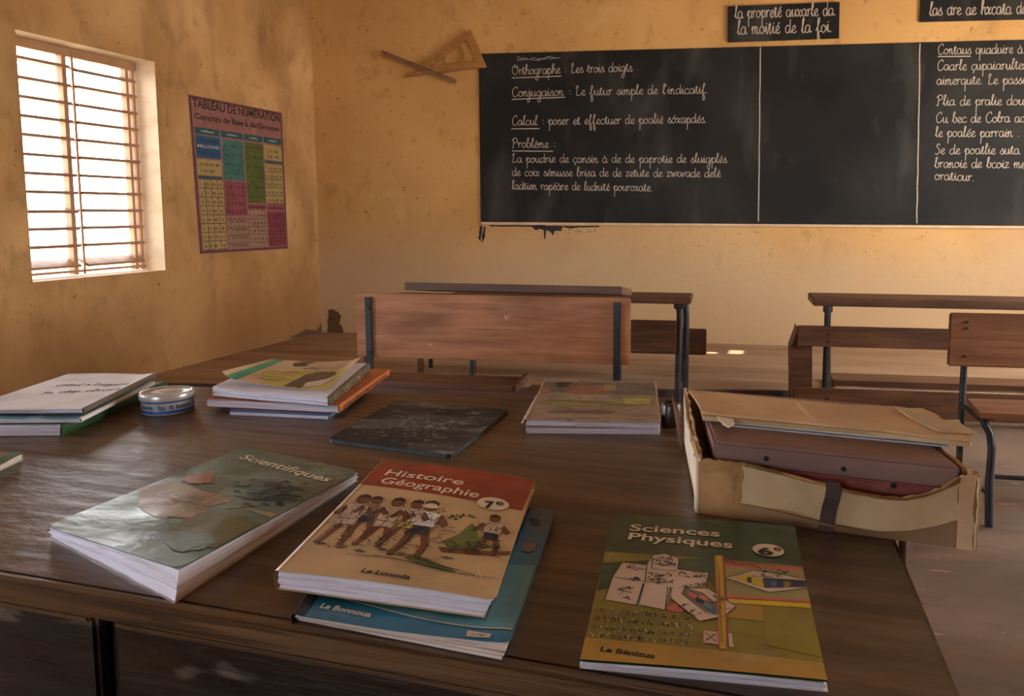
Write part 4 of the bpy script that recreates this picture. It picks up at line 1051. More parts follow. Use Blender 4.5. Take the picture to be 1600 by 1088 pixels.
# --- Histoire Géographie
def person_print(mb, S, u0, v0, h, lean=0.0, shirt=None, short=None, flip=1):
    """small printed footballer: feet at (u0, v0) of the cover, h = height in metres"""
    def q(a, b): return (min(.985, max(.012, u0 + (a * .62 * flip + lean * b) * h / S.W)), v0 - b * h / S.H)
    P_ = lambda pts, m, o: s_poly(mb, S, [q(*p) for p in pts], m, o, .3)
    legs = [[(-.10, .45), (.0, .47), (-.06, .25), (-.16, .02), (-.24, .02), (-.15, .24)], [(.02, .47), (.13, .45), (.2, .25), (.16, .02), (.08, .02), (.11, .24)]]
    for l in legs: P_(l, M_BROWNP, O1)
    P_([(-.14, .40), (.16, .40), (.13, .56), (-.11, .56)], short or M_PALE, O2)
    P_([(-.15, .54), (.16, .54), (.2, .80), (.08, .84), (-.08, .84), (-.19, .8)], shirt or M_PALE, O2)
    P_([(-.19, .8), (-.32, .62), (-.26, .58), (-.13, .72)], M_BROWNP, O2); P_([(.2, .8), (.34, .64), (.28, .58), (.14, .72)], M_BROWNP, O2)
    P_([(.11 * math.cos(t) + .0, .95 + .10 * math.sin(t)) for t in [k * math.pi / 6 for k in range(12)]], M_BROWNP, O2)
    P_([(-.115, .95), (-.09, 1.04), (0, 1.075), (.09, 1.04), (.115, .95), (.06, 1.0), (-.06, 1.0)], M_INKD, O3_)
    ln = lambda pts, w=.0009: s_line(mb, S, [q(*p) for p in pts], w, M_INKD, O3_, taper=True)
    ln([(-.19, .8), (-.16, .66), (-.15, .54), (.16, .54), (.2, .8)]); ln([(-.19, .8), (-.3, .62), (-.2, .6)]); ln([(.2, .8), (.33, .64), (.24, .6)])
    ln([(-.1, .83), (0, .78), (.1, .83)]); ln([(-.14, .42), (-.17, .24), (-.24, .03), (-.14, .0)], .0011); ln([(.15, .42), (.21, .24), (.17, .03), (.26, .0)], .0011)
    ln([(.0, .44), (.0, .54)]); ln([(-.06, .74), (-.02, .62), (-.08, .56)]); ln([(.08, .76), (.1, .62)]); ln([(-.24, .03), (-.05, .02)], .0014); ln([(.1, .02), (.28, .0)], .0014)
def art_hg(mb, S):
    s_poly(mb, S, [(0, 0), (1, 0)] + pxs(S, [(816, 799), (564, 757)])[:1] + [(0, S.uv(564, 757)[1])], M_RED, O1)
    typ(mb, S, 'Histoire', (600, 743), (722, 759), .021, M_LETTER, O2, .012)
    typ(mb, S, 'Géographie', (592, 755.5), (746, 779), .021, M_LETTER, O2, .012)
    s_ell(mb, S, (770.5, 788.5), .0192, .0185, M_LETTER, O3_)
    typ(mb, S, '7', (757, 795), (772, 796.5), .020, M_INKD, O4, .05); typ(mb, S, 'e', (775, 791), (787, 792.2), .0165, M_INKD, O4, .012)
    s_poly(mb, S, pxs(S, [(690, 846), (716, 836), (738, 818), (744, 826), (750, 846), (770, 856), (740, 862), (700, 858)]), M_GREENP, O1)
    s_poly(mb, S, pxs(S, [(684, 855), (760, 862), (800, 862), (796, 868), (740, 868), (690, 864)]), M_BROWNP, O1, .3)
    for k in range(46):                                 # line of bushes
        x = R.uniform(536, 748); y = 795 + (x - 536) * .075 + R.uniform(-4, 4)
        s_poly(mb, S, pxs(S, [(x - 3, y), (x, y - 2.5), (x + 3.5, y), (x, y + 2)]), R.choice((M_GREENP, M_GREENP, M_INKD)), O1 + R.random() * .0002, .5)
    for u0, v0, h, le, sh, st in ((.14, .81, .126, -.06, None, None), (.235, .75, .106, -.10, M_GREYC, M_NAVY), (.33, .80, .122, -.03, M_MAGP, None), (.435, .78, .115, -.02, None, M_MAGY), (.535, .84, .135, -.05, M_WHITE, M_NAVY), (.885, .745, .095, -.05, None, M_NAVY)):
        person_print(mb, S, u0, v0, h, le, sh, st)
    cu, cv = .535 - .05 * .135 / S.W, .84 - .135 / S.H
    s_poly(mb, S, [(cu + .052 * math.cos(t), cv + .016 + .026 * math.sin(t)) for t in [k * math.pi / 8 for k in range(16)]], M_LETTER, O3_, .4)
    for _ in range(170):                                # ink hatching over the figures
        u, v = R.uniform(.03, .66), R.gauss(.64, .10)
        if not .42 < v < .86: continue
        a = R.uniform(-1.9, 1.9); l = R.uniform(.012, .06)
        s_line(mb, S, [(max(.01, u), v), (max(.01, u + l * math.cos(a) * .5 + R.uniform(-.01, .01)), v + l * math.sin(a) * .4), (max(.01, u + l * math.cos(a)), v + l * math.sin(a) * .8)], R.uniform(.0006, .0014), R.choice((M_INKD, M_INKD, M_BROWNP)), O3_, taper=True)
    for k in range(7):
        u, v = .06 + k * .105, .80 + .012 * (k % 3); s_poly(mb, S, [(u, v), (u + .03, v - .006), (u + .075, v + .004), (u + .03, v + .014)], M_GREYD, O1, .5)
    scribble(mb, S, 700, 845, 785, 862, 22, .0012, M_INKD, O3_, 18, 3); scribble(mb, S, 738, 815, 780, 862, 18, .0010, M_INKD, O3_, 12, 3)
    s_poly(mb, S, pxs(S, [(640, 868), (665, 874), (700, 888), (716, 896), (690, 893), (650, 881), (632, 872)]), M_GREENP, O1 + .0001)
    for a in (((540, 868), (600, 872), (660, 884), (720, 898), (775, 905)), ((640, 868), (690, 886), (742, 900))):
        s_line(mb, S, pxs(S, a), .0015, M_INKD, O3_, taper=True)
    typ(mb, S, 'Le Lonoda', (563, 895), (639, 906.5), .0078, M_INKD, O2, .03, .15)
    for a in (((645, 916), (690, 905), (740, 889)), ((745, 885), (752, 905), (758, 906)), ((660, 920), (700, 916), (752, 900)), ((440, 889), (520, 902), (600, 914))):
        s_line(mb, S, pxs(S, a), .0013, M_FOLD_GLINT, O4, taper=True)  # pale strokes paint the glints of the clear film
dz_hg = lambda u, v: .0035 * math.sin(math.pi * min(1, max(0, u))) * (1 - .3 * v) + .0015 * bump_at(u, v, .8, .85, .12, .1) - .002 * max(0, (u - .9) / .1) * max(0, (.12 - v) / .12)
# the blue book it lies on comes first
ZB = TZ
def art_bl(mb, S):
    s_poly(mb, S, [(0, 0), (.055, 0), (.055, 1), (0, 1)], M_BLACKP, O1)
    s_poly(mb, S, pxs(S, [(497, 931), (540, 937), (640, 962), (720, 978), (800, 986), (812, 960), (836, 885), (760, 880), (600, 900)]), M_BLUEL, O1)
    s_poly(mb, S, [(.055, 0), (1, 0), (1, .35), (.055, .30)], M_BLUED, O1)
    s_line(mb, S, pxs(S, [(510, 930), (580, 948), (660, 968), (730, 980), (801, 984.5)]), .0016, M_PALE, O2)
    s_line(mb, S, pxs(S, [(512, 926), (560, 935), (620, 948)]), .0022, M_OLIVE, O2)
    typ(mb, S, 'Le Bonnoua', (499, 950.5), (577.5, 966), .0085, M_LETTER, O2, .025, .1)
    s_poly(mb, S, pxs(S, [(731, 986.5), (768, 992), (765, 998), (728, 996)]), M_PALE, O2); typ(mb, S, 'us utiges', (736, 994), (758, 995.8), .0034, M_INKD, O3_, .0)
    s_poly(mb, S, pxs(S, [(826, 810), (842, 812), (844, 824), (830, 822)]), M_NAVY, O2)
    s_ell(mb, S, (826, 856), .008, .012, M_GREYD, O2)
    s_line(mb, S, pxs(S, [(785, 912), (846, 913)]), .003, M_NAVY, O2)
bl, S_bl = book('textbook', 'teal blue textbook lying underneath the red-banded book', [(585, 782), (870, 796), (797, 1007), (457, 960)], (.761, .763, .765, .7605), TZ, M_BLUEC, M_BLACKP, M_PAPERW, art=art_bl,
    dz=lambda u, v: -.0022 * bump_at(u, v, .45, 1.05, .3, .16) + .0015 * bump_at(u, v, .97, .97, .06, .05), corner=.008,
    bq=[(585, 790), (868, 803), (786, 1036), (459, 971)])
ZH = .7668
hg, S_hg = book('textbook', 'textbook with a red band titled Histoire Géographie, footballers drawn on cream', [(597, 721), (837, 750), (774, 938), (430, 892)], (.783, .784, .784, .784), ZH, M_CREAM, M_CREAM, M_PAPER, dz=dz_hg, art=art_hg, corner=.008,
    bq=[(597, 736), (836, 766), (757, 966), (432, 921)])

# --- Sciences Physiques
def art_sp(mb, S):
    c = lambda x, y: (890 + x / 3.65, 790 + y / 3.65)
    Pz = lambda pts, m, o, e=.2: s_poly(mb, S, pxs(S, [c(*p) for p in pts]), m, o, e)
    Ln = lambda pts, w, m, o=O3_, sm=True: s_line(mb, S, pxs(S, [c(*p) for p in pts]), w, m, o, sm)
    vb = S.uv(*c(205, 265))[1]; vb2 = S.uv(*c(1330, 350))[1]
    s_poly(mb, S, [(0, vb), (1, vb2), (1, S.uv(*c(1445, 920))[1]), (0, S.uv(*c(85, 755))[1])], M_OLIVE, O1)
    Pz([(185, 330), (830, 300), (830, 480), (800, 440), (560, 400), (160, 490)], M_DGREEN, O1 + .0001)
    typ(mb, S, 'Sciences', c(342, 146), c(856, 182), .0185, M_LETTER, O2, .018); typ(mb, S, 'Physiques', c(332, 196), c(928, 248), .0185, M_LETTER, O2, .018)
    s_ell(mb, S, c(1133, 260), .0157, .0157, M_LETTER, O3_); typ(mb, S, '6', c(1078, 286), c(1165, 290), .017, M_INKD, O4, .05); typ(mb, S, 'e', c(1164, 264), c(1206, 268), .0135, M_INKD, O4, .012)
    # right side: yellow post, panel with a long building
    Pz([(885, 345), (1330, 365), (1368, 545), (895, 515)], M_GREYO, O2); Pz([(885, 330), (1325, 360), (1330, 378), (886, 352)], M_PINKP, O2 + .0001); Pz([(890, 515), (1366, 545), (1372, 560), (890, 532)], M_PINKP, O2 + .0001)
    Pz([(890, 535), (1372, 562), (1376, 590), (890, 560)], M_YEL, O2); Pz([(890, 560), (1100, 580), (1105, 665), (890, 640)], M_MUST, O2)
    Pz([(1105, 580), (1378, 592), (1440, 870), (1110, 800)], M_OLIVE, O2)
    Pz([(830, 290), (872, 292), (895, 825), (855, 822)], M_YEL, O3_); Ln([(872, 292), (896, 825)], .0012, M_PINKP, O4); Ln([(830, 292), (856, 822)], .0010, M_PINKP, O4); Ln([(845, 330), (852, 420), (860, 620), (872, 790)], .0014, M_OLIVE, O4)
    Pz([(890, 420), (1040, 380), (1140, 385), (1345, 430), (1350, 475), (1140, 500), (1060, 475)], M_PALE, O3_); Pz([(940, 420), (1030, 398), (1100, 440), (1110, 475), (1060, 460)], M_YEL, O4); Pz([(1100, 420), (1345, 435), (1350, 472), (1110, 478)], M_NAVY, O4)
    Pz([(1010, 420), (1035, 415), (1040, 450), (1015, 445)], M_NAVY, O4 + .0001); Pz([(1150, 435), (1180, 438), (1178, 475), (1150, 475)], M_BLUED, O4 + .0001); Pz([(1220, 440), (1260, 443), (1258, 472), (1220, 474)], M_OLIVE, O4 + .0001)
    for pts in (((890, 420), (960, 402), (1040, 380)), ((1060, 380), (1180, 395), (1345, 430)), ((900, 425), (1060, 480), (1140, 505), (1350, 478)), ((910, 310), (960, 345), (1040, 345), (1090, 370))): Ln(pts, .0010, M_INKD, O4 + .0002)
    Pz([(900, 310), (960, 330), (1010, 345), (960, 350), (920, 330)], M_PINKP, O3_)
    # folded paper model
    pale = [(300, 330), (440, 345), (470, 290), (545, 280), (625, 310), (615, 370), (795, 390), (770, 470), (600, 470), (545, 600), (200, 540), (245, 410)]
    Pz(pale, M_PALE, O2)
    Pz([(590, 470), (690, 480), (790, 480), (950, 585), (880, 640), (740, 668), (580, 540)], M_PALE, O3_); Pz([(545, 590), (600, 560), (660, 615), (580, 610)], M_PINKP, O2 + .0002); Pz([(660, 475), (760, 505), (870, 590), (850, 630), (780, 610), (640, 510)], M_GREYD, O3_ + .0001)
    for x0, y0, m in ((680, 500, M_PINKP), (720, 530, M_NAVY), (770, 560, M_BLUEL), (800, 590, M_BLUED), (745, 515, M_PINKP)): Pz([(x0, y0), (x0 + 45, y0 + 20), (x0 + 40, y0 + 42), (x0 - 5, y0 + 20)], m, O4)
    for pts in (pale[:4], pale[4:7], ((795, 390), (780, 470)), ((300, 330), (245, 415), (200, 545)), ((200, 545), (380, 580)), ((245, 415), (425, 440), (560, 450)), ((425, 450), (380, 580)), ((440, 345), (430, 445)), ((400, 575), (545, 605)), ((560, 470), (545, 605)),
                ((470, 290), (470, 370), (610, 380)), ((580, 540), (740, 668), (880, 640), (950, 585)), ((660, 475), (640, 510), (780, 620), (850, 630)), ((790, 480), (950, 585), (890, 600))): Ln(pts, .0009, M_INKD, O4, False)
    Pz([(415, 450), (428, 452), (395, 580), (380, 578)], M_BLUEL, O3_); Pz([(570, 470), (588, 474), (562, 560), (548, 600)], M_GREYD, O3_)
    def sq(x0, y0, x1, y1, n):
        for _ in range(n):
            x, y = R.uniform(x0, x1), R.uniform(y0, y1); Ln([(x, y), (x + R.uniform(4, 22), y + R.uniform(-10, 10)), (x + R.uniform(10, 34), y + R.uniform(-6, 12))], .0009, M_INKD, O4)
    sq(470, 300, 590, 350, 26); sq(440, 390, 570, 450, 30); sq(620, 390, 770, 420, 18); sq(310, 340, 420, 370, 12); sq(640, 455, 760, 475, 12); sq(270, 470, 340, 545, 16); sq(610, 560, 740, 640, 14); sq(800, 500, 880, 560, 12); sq(320, 420, 380, 435, 8); sq(1040, 375, 1220, 420, 18)
    for k, (y, n) in enumerate(((600, 12), (648, 12), (700, 13), (742, 13))):       # garbled block of small print
        x = 150 - k * 12
        while x < 680:
            l = R.uniform(22, 80)
            sub = x
            while sub < min(x + l, 695):
                yy = y + (sub - 150) * .09
                Ln([(sub, yy - R.uniform(4, 16)), (sub + R.uniform(-5, 5), yy + R.uniform(6, 14))], .0008, R.choice((M_INKD, M_GREYD, M_GREYD)), O2, False)
                if R.random() < .6: Ln([(sub, yy + R.choice((-14, 0, 12))), (sub + 10, yy + R.choice((-12, 0, 13)))], .0010, R.choice((M_INKD, M_PALE)), O2, False)
                sub += R.uniform(9, 15)
            x += l + R.uniform(12, 26)
    Pz([(765, 720), (845, 730), (850, 800), (760, 790)], M_PALE, O3_); Ln([(775, 735), (835, 785)], .0014, M_MUST, O4); Ln([(835, 740), (775, 780)], .0012, M_INKD, O4); Ln([(765, 720), (845, 730), (850, 800), (760, 790), (765, 720)], .0008, M_PINKP, O4, False)
    Pz([(905, 735), (925, 738), (935, 815), (910, 812)], M_PALE, O3_)
    s_poly(mb, S, [(0, S.uv(*c(88, 758))[1]), (1, S.uv(*c(1446, 905))[1]), (1, 1), (0, 1)], M_MUST, O2 + .0001)
    typ(mb, S, 'Le Bénizua', c(172, 838), c(486, 880), .0072, M_INKD, O3_, .035)
sp_, S_sp = book('textbook', 'green and mustard textbook titled Sciences Physiques at the front right', [(958, 804), (1241, 822), (1294, 1066), (905, 1033)], (.7625, .7625, .765, .7625), TZ, M_DGREEN, None, M_PAPER, art=art_sp, back_m=M_WHITE, corner=.002,
    dz=lambda u, v: .001 * math.sin(math.pi * u), bq=[(960, 813), (1240, 832), (1294, 1082), (906, 1045)])

# --- Scientifiques
def art_sc(mb, S):
    c = lambda x, y: (40 + x / 2.963, 680 + y / 2.963)
    Pz = lambda pts, m, o, e=.1: s_poly(mb, S, rag([c(*p) for p in pts], 2.4, S), m, o, e)
    Pz([(540, 250), (680, 220), (960, 290), (940, 310), (830, 330), (850, 390), (600, 380), (520, 330)], M_SCIB, O1)
    Pz([(830, 340), (1020, 330), (1170, 370), (1160, 400), (1000, 340)], M_SCIB, O1)
    Pz([(740, 380), (860, 350), (1130, 420), (1010, 480), (880, 530), (640, 480)], M_SCIO, O1 + .0001)
    Pz([(640, 490), (740, 445), (860, 455), (880, 500), (840, 530), (680, 540)], M_SCI, O2)
    Pz([(720, 215), (770, 180), (850, 175), (880, 195), (850, 225), (760, 228)], M_SCIR, O2)
    for _ in range(130):
        x, y = R.gauss(1120, 80), R.gauss(270, 28); x = min(max(x, 960), 1320); y = min(max(y, 215), 340)
        a = R.uniform(-.6, .6); s_line(mb, S, pxs(S, [c(x, y), c(x + 22 * math.cos(a), y + 14 * math.sin(a) - 4), c(x + 44 * math.cos(a), y + 16 * math.sin(a))]), R.uniform(.0012, .004), R.choice((M_INKD, M_INKD, M_NAVY, M_SCI)), O2, taper=True)
    for _ in range(36):
        x, y = R.uniform(610, 790), R.uniform(265, 340); s_line(mb, S, pxs(S, [c(x, y), c(x + 30, y + R.uniform(-14, 14)), c(x + 50, y + R.uniform(-10, 14))]), .0012, R.choice((M_GREYD, M_BROWNP)), O2, taper=True)
    typ(mb, S, 'Scientifiques', c(985, 108), c(1392, 218), .019, M_LETTER, O2, .012, .12)
    s_line(mb, S, pxs(S, [c(500, 405), c(640, 385), c(800, 330), c(880, 290), c(990, 250)]), .0018, M_FOLD_GLINT, O3_, taper=True)
def dz_sc(u, v):
    w = .0012 * math.sin(u * 9 + v * 5) * math.sin(v * 13 - u * 4) + .0006 * math.sin(v * 27 + u * 11) * (1 - u)
    return w * math.sin(math.pi * u) ** .5 * math.sin(math.pi * min(1, max(0, v))) ** .5 if 0 < u < 1 and 0 < v < 1 else 0
M_SPINEB = plain('brown_worn_spine', (128, 102, 78), 0.55, 0.15)
scb, S_sc = book('textbook', 'swollen mottled green textbook titled Scientifiques at the front left', [(382, 698), (562, 736), (279, 889), (72, 822)], (.768, .769, .778, .768), TZ, M_SCI, None, M_PAPER, back_m=M_GREYC, dz=dz_sc, art=art_sc, corner=.014, jit=.0018, layers=9, under=.0026,
    bq=[(384, 714), (560, 752), (273, 944), (77, 841)])

# --- stack at the left: white exercise book on a teal one on a green textbook
gb, S_g = book('textbook', 'thick green-spined textbook at the bottom of the left stack', [(78, 622), (261, 611), (96, 682), (-200, 684)], (.7695,) * 4, TZ, M_GREENC, M_GREENC, M_PAPER, corner=.003, spine_u=1.0, base=True, jit=.0018)
def art_teal(mb, S): pass
S0_ = [(92, 602), (241, 596), (126, 654), (-124, 655)]
tb_, S_t = book('exercise_book', 'faded teal booklet between the white booklet and green textbook', S0_, (.778, .778, .777, .778), .7705, M_TEALC, M_WHITE, M_PAPER, corner=.004, spine_u=1.0,
    dz=lambda u, v: .0022 * bump_at(u, v, .72, .98, .05, .06) + .001 * math.sin(6 * u))
def art_white(mb, S):
    typ_l = [("Calcul à l'arguerie", (86, 604), (200, 601)), ("Sn Alep Ebraut", (60, 616), (186, 609))]
    for t, a, b in typ_l: hand(mb, S, t, a, b, .0085, .0021, M_INKD, O1, .08)
wb_, S_w = book('exercise_book', 'white booklet with handwriting on its cover, topmost of the left stack', [(106, 584.5), (244, 586), (130, 639), (-62, 640)], (.789,) * 4, .7815, M_WHITE, M_GREYD, M_PAPER, art=art_white, corner=.004, spine_u=1.0,
    dz=lambda u, v: .002 * math.sin(math.pi * u) * (1 - v) + .004 * max(0, u - .85) / .15 * (1 - v))
# --- book cut by the left edge
lb, S_l = book('textbook', 'dark-edged open book cut by the left edge of the photo', [(-150, 702), (37, 707), (-34, 745), (-230, 738)], (.766, .767, .764, .766), TZ, M_GREYD, None, M_PAPERW, corner=.003, jit=.002,
    bq=[(-150, 716), (38, 720), (-30, 752), (-235, 748)])
mb = MB(); S_le = Surf([S_l.P(.90, .02, .0005), S_l.P(1.0, .02, .0005), S_l.P(1.0, .98, .0005), S_l.P(.90, .98, .0005)], Z); sheet(mb, S_le, M_GREENC, .0004, 4, 8); mb.build('cover_edge', lb)

# --- tin
cT = atz(262.5, 642, TZ); rT = .0425
M_TIN = pm('tin_white', (196, 196, 200), (216, 216, 220), 14, W1, 0.35, 0.1, 0.08, 30, metallic=0.2, stains=(((140, 128, 120), 12, W1, 0.62, 0.74, 0.6),))
M_LID = pm('tin_lid', (188, 184, 180), (208, 204, 200), 14, W1, 0.32, 0.1, 0.1, 20, metallic=0.35, stains=(((128, 112, 100), 9, W1, 0.58, 0.74, 0.6),))
M_TBLUE = plain('tin_blue_band', (24, 92, 172), 0.4, 0.06, False)
tin = thing('round_tin', 'round white tin with two blue bands beside the left stack of books', 'tin', cT)
mb = MB(); hT = .0285
mb.lathe(cT, [(0, 0), (rT - .003, 0), (rT, .002), (rT, hT)], M_TIN)
mb.build('can_body', tin)
for z in (.004, .0222):
    mb = MB(); mb.lathe(cT, [(rT, z), (rT + .0006, z + .0003), (rT + .0006, z + .0045), (rT, z + .0048)], M_TBLUE); mb.build('blue_band', tin)
mb = MB(); mb.lathe(cT, [(rT, hT - .004), (rT + .0016, hT - .004), (rT + .002, hT - .002), (rT + .0018, hT + .006), (rT + .0005, hT + .0085), (rT - .0035, hT + .0085), (rT - .005, hT + .0065), (rT * .5, hT + .0068), (0.0001, hT + .007)], M_LID)
lid = mb.build('can_lid', tin)
Slid = Surf([cT + Vector((-.04, .04, hT + .0069)), cT + Vector((.04, .04, hT + .0069)), cT + Vector((.04, -.04, hT + .0069)), cT + Vector((-.04, -.04, hT + .0069))], Z)
mb = MB(); s_ell(mb, Slid, (.5, .5), .024, .024, M_GREYC, .0004, True); s_poly(mb, Slid, [(.45, .62), (.6, .38), (.68, .42), (.62, .6), (.52, .66)], M_GREYD, .0008); s_poly(mb, Slid, [(.3, .5), (.42, .36), (.48, .42), (.38, .58)], M_WHITE, .0008); mb.build('lid_print', tin)
mb = MB()    # lettering around the side
vs, fs, w = type_mesh('Cirage  Sp. ô lustre fin', .015)
a0, ht = math.radians(205), .010
pts = []
cdir = math.atan2(-cT.y, -cT.x)
for x, y in vs:
    a = cdir + (x / w - .5) * 2.7
    pts.append(cT + Vector(((rT + .0007) * math.cos(a), (rT + .0007) * math.sin(a), .0115 + y * ht / .9)))
mb.add(pts, fs, M_BLUED); mb.build('tin_lettering', tin)

# --- stack behind the tin: magazine, orange book, blue exercise book
xb, S_xb = book('exercise_book', 'thin blue booklet at the bottom of the orange-spined stack', [(395, 590), (572, 592), (514, 650), (358, 643)], (.7575,) * 4, TZ, M_BLUEB, M_BLUEB, M_PAPER, corner=.003, spine_u=1.0)
def sp_or(mb, S):
    pass
ob, S_ob = book('textbook', 'orange-covered book with an orange spine under the curled magazine', [(408, 578), (608, 577), (529, 634), (322, 624)], (.772,) * 4, .7585, M_ORANGE, M_ORANGE, M_PAPER, corner=.003, spine_u=1.0)
mb = MB()   # lettering on the orange spine
vs, fs, w = type_mesh('ENSEIGNEMENT MATHS CE2 ECOLE', .01)
pts = []
for x, y in vs:
    v = 0.93 - x / w * .84
    p = S_ob.P(1.0, v); o_ = (S_ob.P(1.02, v) - p); o_.z = 0; o_.normalize()
    pts.append(Vector((p.x, p.y, .7618 + y * .0062 / .73)) + o_ * .0031)
mb.add(pts, fs, M_INKD); mb.build('spine_lettering', ob)
def dz_mag(u, v): return 0.0
def art_mag(mb, S):
    pass
mg, S_mg = book('magazine', 'thick curled magazine with a yellow-green cover, topmost of the orange-spined stack', [(405, 571), (577, 568), (513, 623), (331, 606)], (.789, .791, .788, .789), .7728, M_PAPER, M_MAGD, M_PAPER, corner=.003, spine_u=1.0, jit=.002, layers=9, dz=lambda u, v: .0012 * math.sin(7 * u + 2))
def sp_mag(mb):
    for k in range(40):
        v = R.uniform(.03, .97); p = S_mg.P(1.0, v); o_ = (S_mg.P(1.02, v) - p); o_.z = 0; o_.normalize()
        d = (S_mg.P(1, min(1, v + .02)) - p).normalized(); z0 = R.uniform(.775, .786); h = R.uniform(.001, .0035); l = R.uniform(.002, .007)
        q = Vector((p.x, p.y, z0)) + o_ * .0031
        mb.add([q, q + d * l, q + d * l + Z * h, q + Z * h], [(0, 1, 2, 3)], R.choice((M_MAGP, M_PALE, M_GREYO)))
mb = MB(); sp_mag(mb); mb.build('spine_picture', mg)
# its lifted, curling front cover
S_mc = Surf([atz(424, 561, .800), atz(565, 562, .803), atz(511, 610, .7965), atz(346, 589, .802)], Z,
            lambda u, v: -.0052 * math.sin(math.pi * min(1, max(0, u))) + .010 * max(0, 1 - u / .14) ** 2 * v + .006 * max(0, (u - .9) / .1) * (1 - v))
mb = MB(); sheet(mb, S_mc, M_MAGP, .0005, 30, 24, 0, .003)
s_poly(mb, S_mc, [(.05, 0), (.15, 0), (.15, 1), (.05, 1)], M_MAGT, O1); s_poly(mb, S_mc, [(.42, .38), (1, .38), (1, 1), (.6, 1), (.35, .97)], M_MAGY, O1); s_poly(mb, S_mc, [(.2, .52), (.6, .52), (.5, 1), (.44, 1), (.2, .62)], M_MAGY, O1 + .0001)
s_poly(mb, S_mc, [(.58, .98), (.62, .55), (.70, .44), (.86, .42), (.92, .52), (.86, .75), (.74, .98)], M_MAGD, O2); s_poly(mb, S_mc, [(.3, .12), (.36, .03), (.52, .03), (.44, .14), (.5, .2), (.36, .26)], M_MAGD, O2); s_poly(mb, S_mc, [(.74, .82), (.9, .66), (.96, .62), (.9, .9), (.76, .97)], M_PALE, O3_)
for k in range(4):
    v = .5 + .11 * k; s_line(mb, S_mc, [(.22 + .02 * k, v), (.34, v + .01), (.44, v - .01), (.55 - .02 * k, v + .005)], .0026, M_BROWNP, O2)
for k in range(3): s_line(mb, S_mc, [(.56, .06 + .1 * k), (.7, .05 + .1 * k), (.9, .07 + .1 * k)], .003, R.choice((M_GREYD, M_BROWNP)), O2)
s_line(mb, S_mc, [(.5, .34), (.58, .3), (.66, .34), (.72, .33), (.88, .35)], .004, M_MAGD, O2); s_line(mb, S_mc, [(.68, .58), (.74, .54), (.8, .58), (.85, .53)], .002, M_ORANGE, O3_)
tag(mb.build('lifted_cover', mg), label='lifted curling yellow-green front cover')

# --- slate
slq = [atz(*p, TZ + .0062) for p in ((618, 626), (796, 640), (706, 711), (511, 686))]
S_sl = Surf(slq, Z)
M_SLATE = pm('chalky_slate', (38, 38, 38), (52, 52, 51), 7, W1, 0.62, 0.08, 0.08, 20, spec=0.3, stains=(((116, 116, 113), 8, (1, 2.2, 1), 0.48, 0.70, 0.55), ((176, 174, 170), 20, (1, 1.8, 1), 0.60, 0.73, 0.6)))
M_SLATEE = pm('slate_edge_teal', (44, 56, 52), (60, 72, 68), 12, W1, 0.6)
c_ = S_sl.flat(.5, .5); e_ = slq[1] - slq[0]
slate = thing('writing_slate', 'thin black writing slate smeared with chalk in the middle of the desk', 'slate', Vector((c_.x, c_.y, TZ)), math.atan2(e_.y, e_.x))
mb = MB(); sheet(mb, S_sl, M_SLATE, .0008, 24, 24, 0, .01); mb.build('slate_face', slate)
mb = MB(); sheet(mb, S_sl, M_SLATEE, .0052, 24, 24, -.0008, .01); tag(mb.build('slate_core', slate), label='greenish cut edge of the slate')
mb = MB()
for _ in range(230):
    u, v = R.gauss(.5, .18), R.gauss(.55, .22)
    if not (.06 < u < .94 and .06 < v < .94): continue
    a = R.uniform(-.7, .5); l = R.uniform(.01, .05)
    s_line(mb, S_sl, [(u, v), (u + l * math.cos(a) * .5 + R.uniform(-.01, .01), v + l * math.sin(a) * .5 + R.uniform(-.01, .01)), (u + l * math.cos(a), v + l * math.sin(a))], R.uniform(.0006, .0019), R.choice((M_CHALK, M_CHALK, M_CHALKF)), .0004, taper=True)
mb.build('chalk_smear', slate)

# --- two film-covered books behind the slate
lo, S_lo = book('textbook', 'white-edged lower book beneath the faded film-covered one', [(846, 604), (1026, 606), (1032, 670), (820, 668)], (.7605,) * 4, TZ, M_GREYC, M_GREYC, M_PAPER, corner=.003)
def art_two(mb, S):
    c = lambda x, y: (500 + x / 2.857, 560 + y / 2.857)
    Pz = lambda pts, m, o=O1: s_poly(mb, S, pxs(S, [c(*p) for p in pts]), m, o, .2)
    Pz([(1000, 105), (1490, 112), (1500, 165), (985, 150)], M_GREYD); Pz([(1080, 130), (1260, 125), (1300, 160), (1130, 160)], M_GREYR, O2); Pz([(985, 130), (1030, 140), (1010, 160), (980, 150)], M_GREYR, O2)
    Pz([(960, 200), (1080, 175), (1300, 190), (1480, 170), (1485, 205), (1250, 215), (1050, 210)], M_GREYO); Pz([(1350, 180), (1475, 180), (1475, 208), (1360, 205)], M_MAGY, O2); Pz([(1040, 230), (1330, 235), (1300, 250), (1020, 245)], M_GREYD)
    Pz([(1265, 120), (1320, 120), (1320, 150), (1270, 150)], M_GREYO, O2 + .0001); Pz([(1050, 110), (1120, 108), (1110, 130), (1060, 132)], M_INKD, O2)
    for _ in range(50):
        x, y = R.uniform(980, 1450), R.uniform(115, 240); s_line(mb, S, pxs(S, [c(x, y), c(x + 50, y + R.uniform(-8, 8)), c(x + 100, y + R.uniform(-6, 6))]), R.uniform(.001, .004), R.choice((M_GREYD, M_GREYO, M_GREYC, M_GREYR)), O3_, taper=True)
    typ(mb, S, 'Sciences Annuels', c(1000, 272), c(1250, 273), .006, M_INKD, O2, .02, .2); typ(mb, S, 'Thualu', c(1365, 276), c(1450, 277), .006, M_INKD, O2, .02, .2)
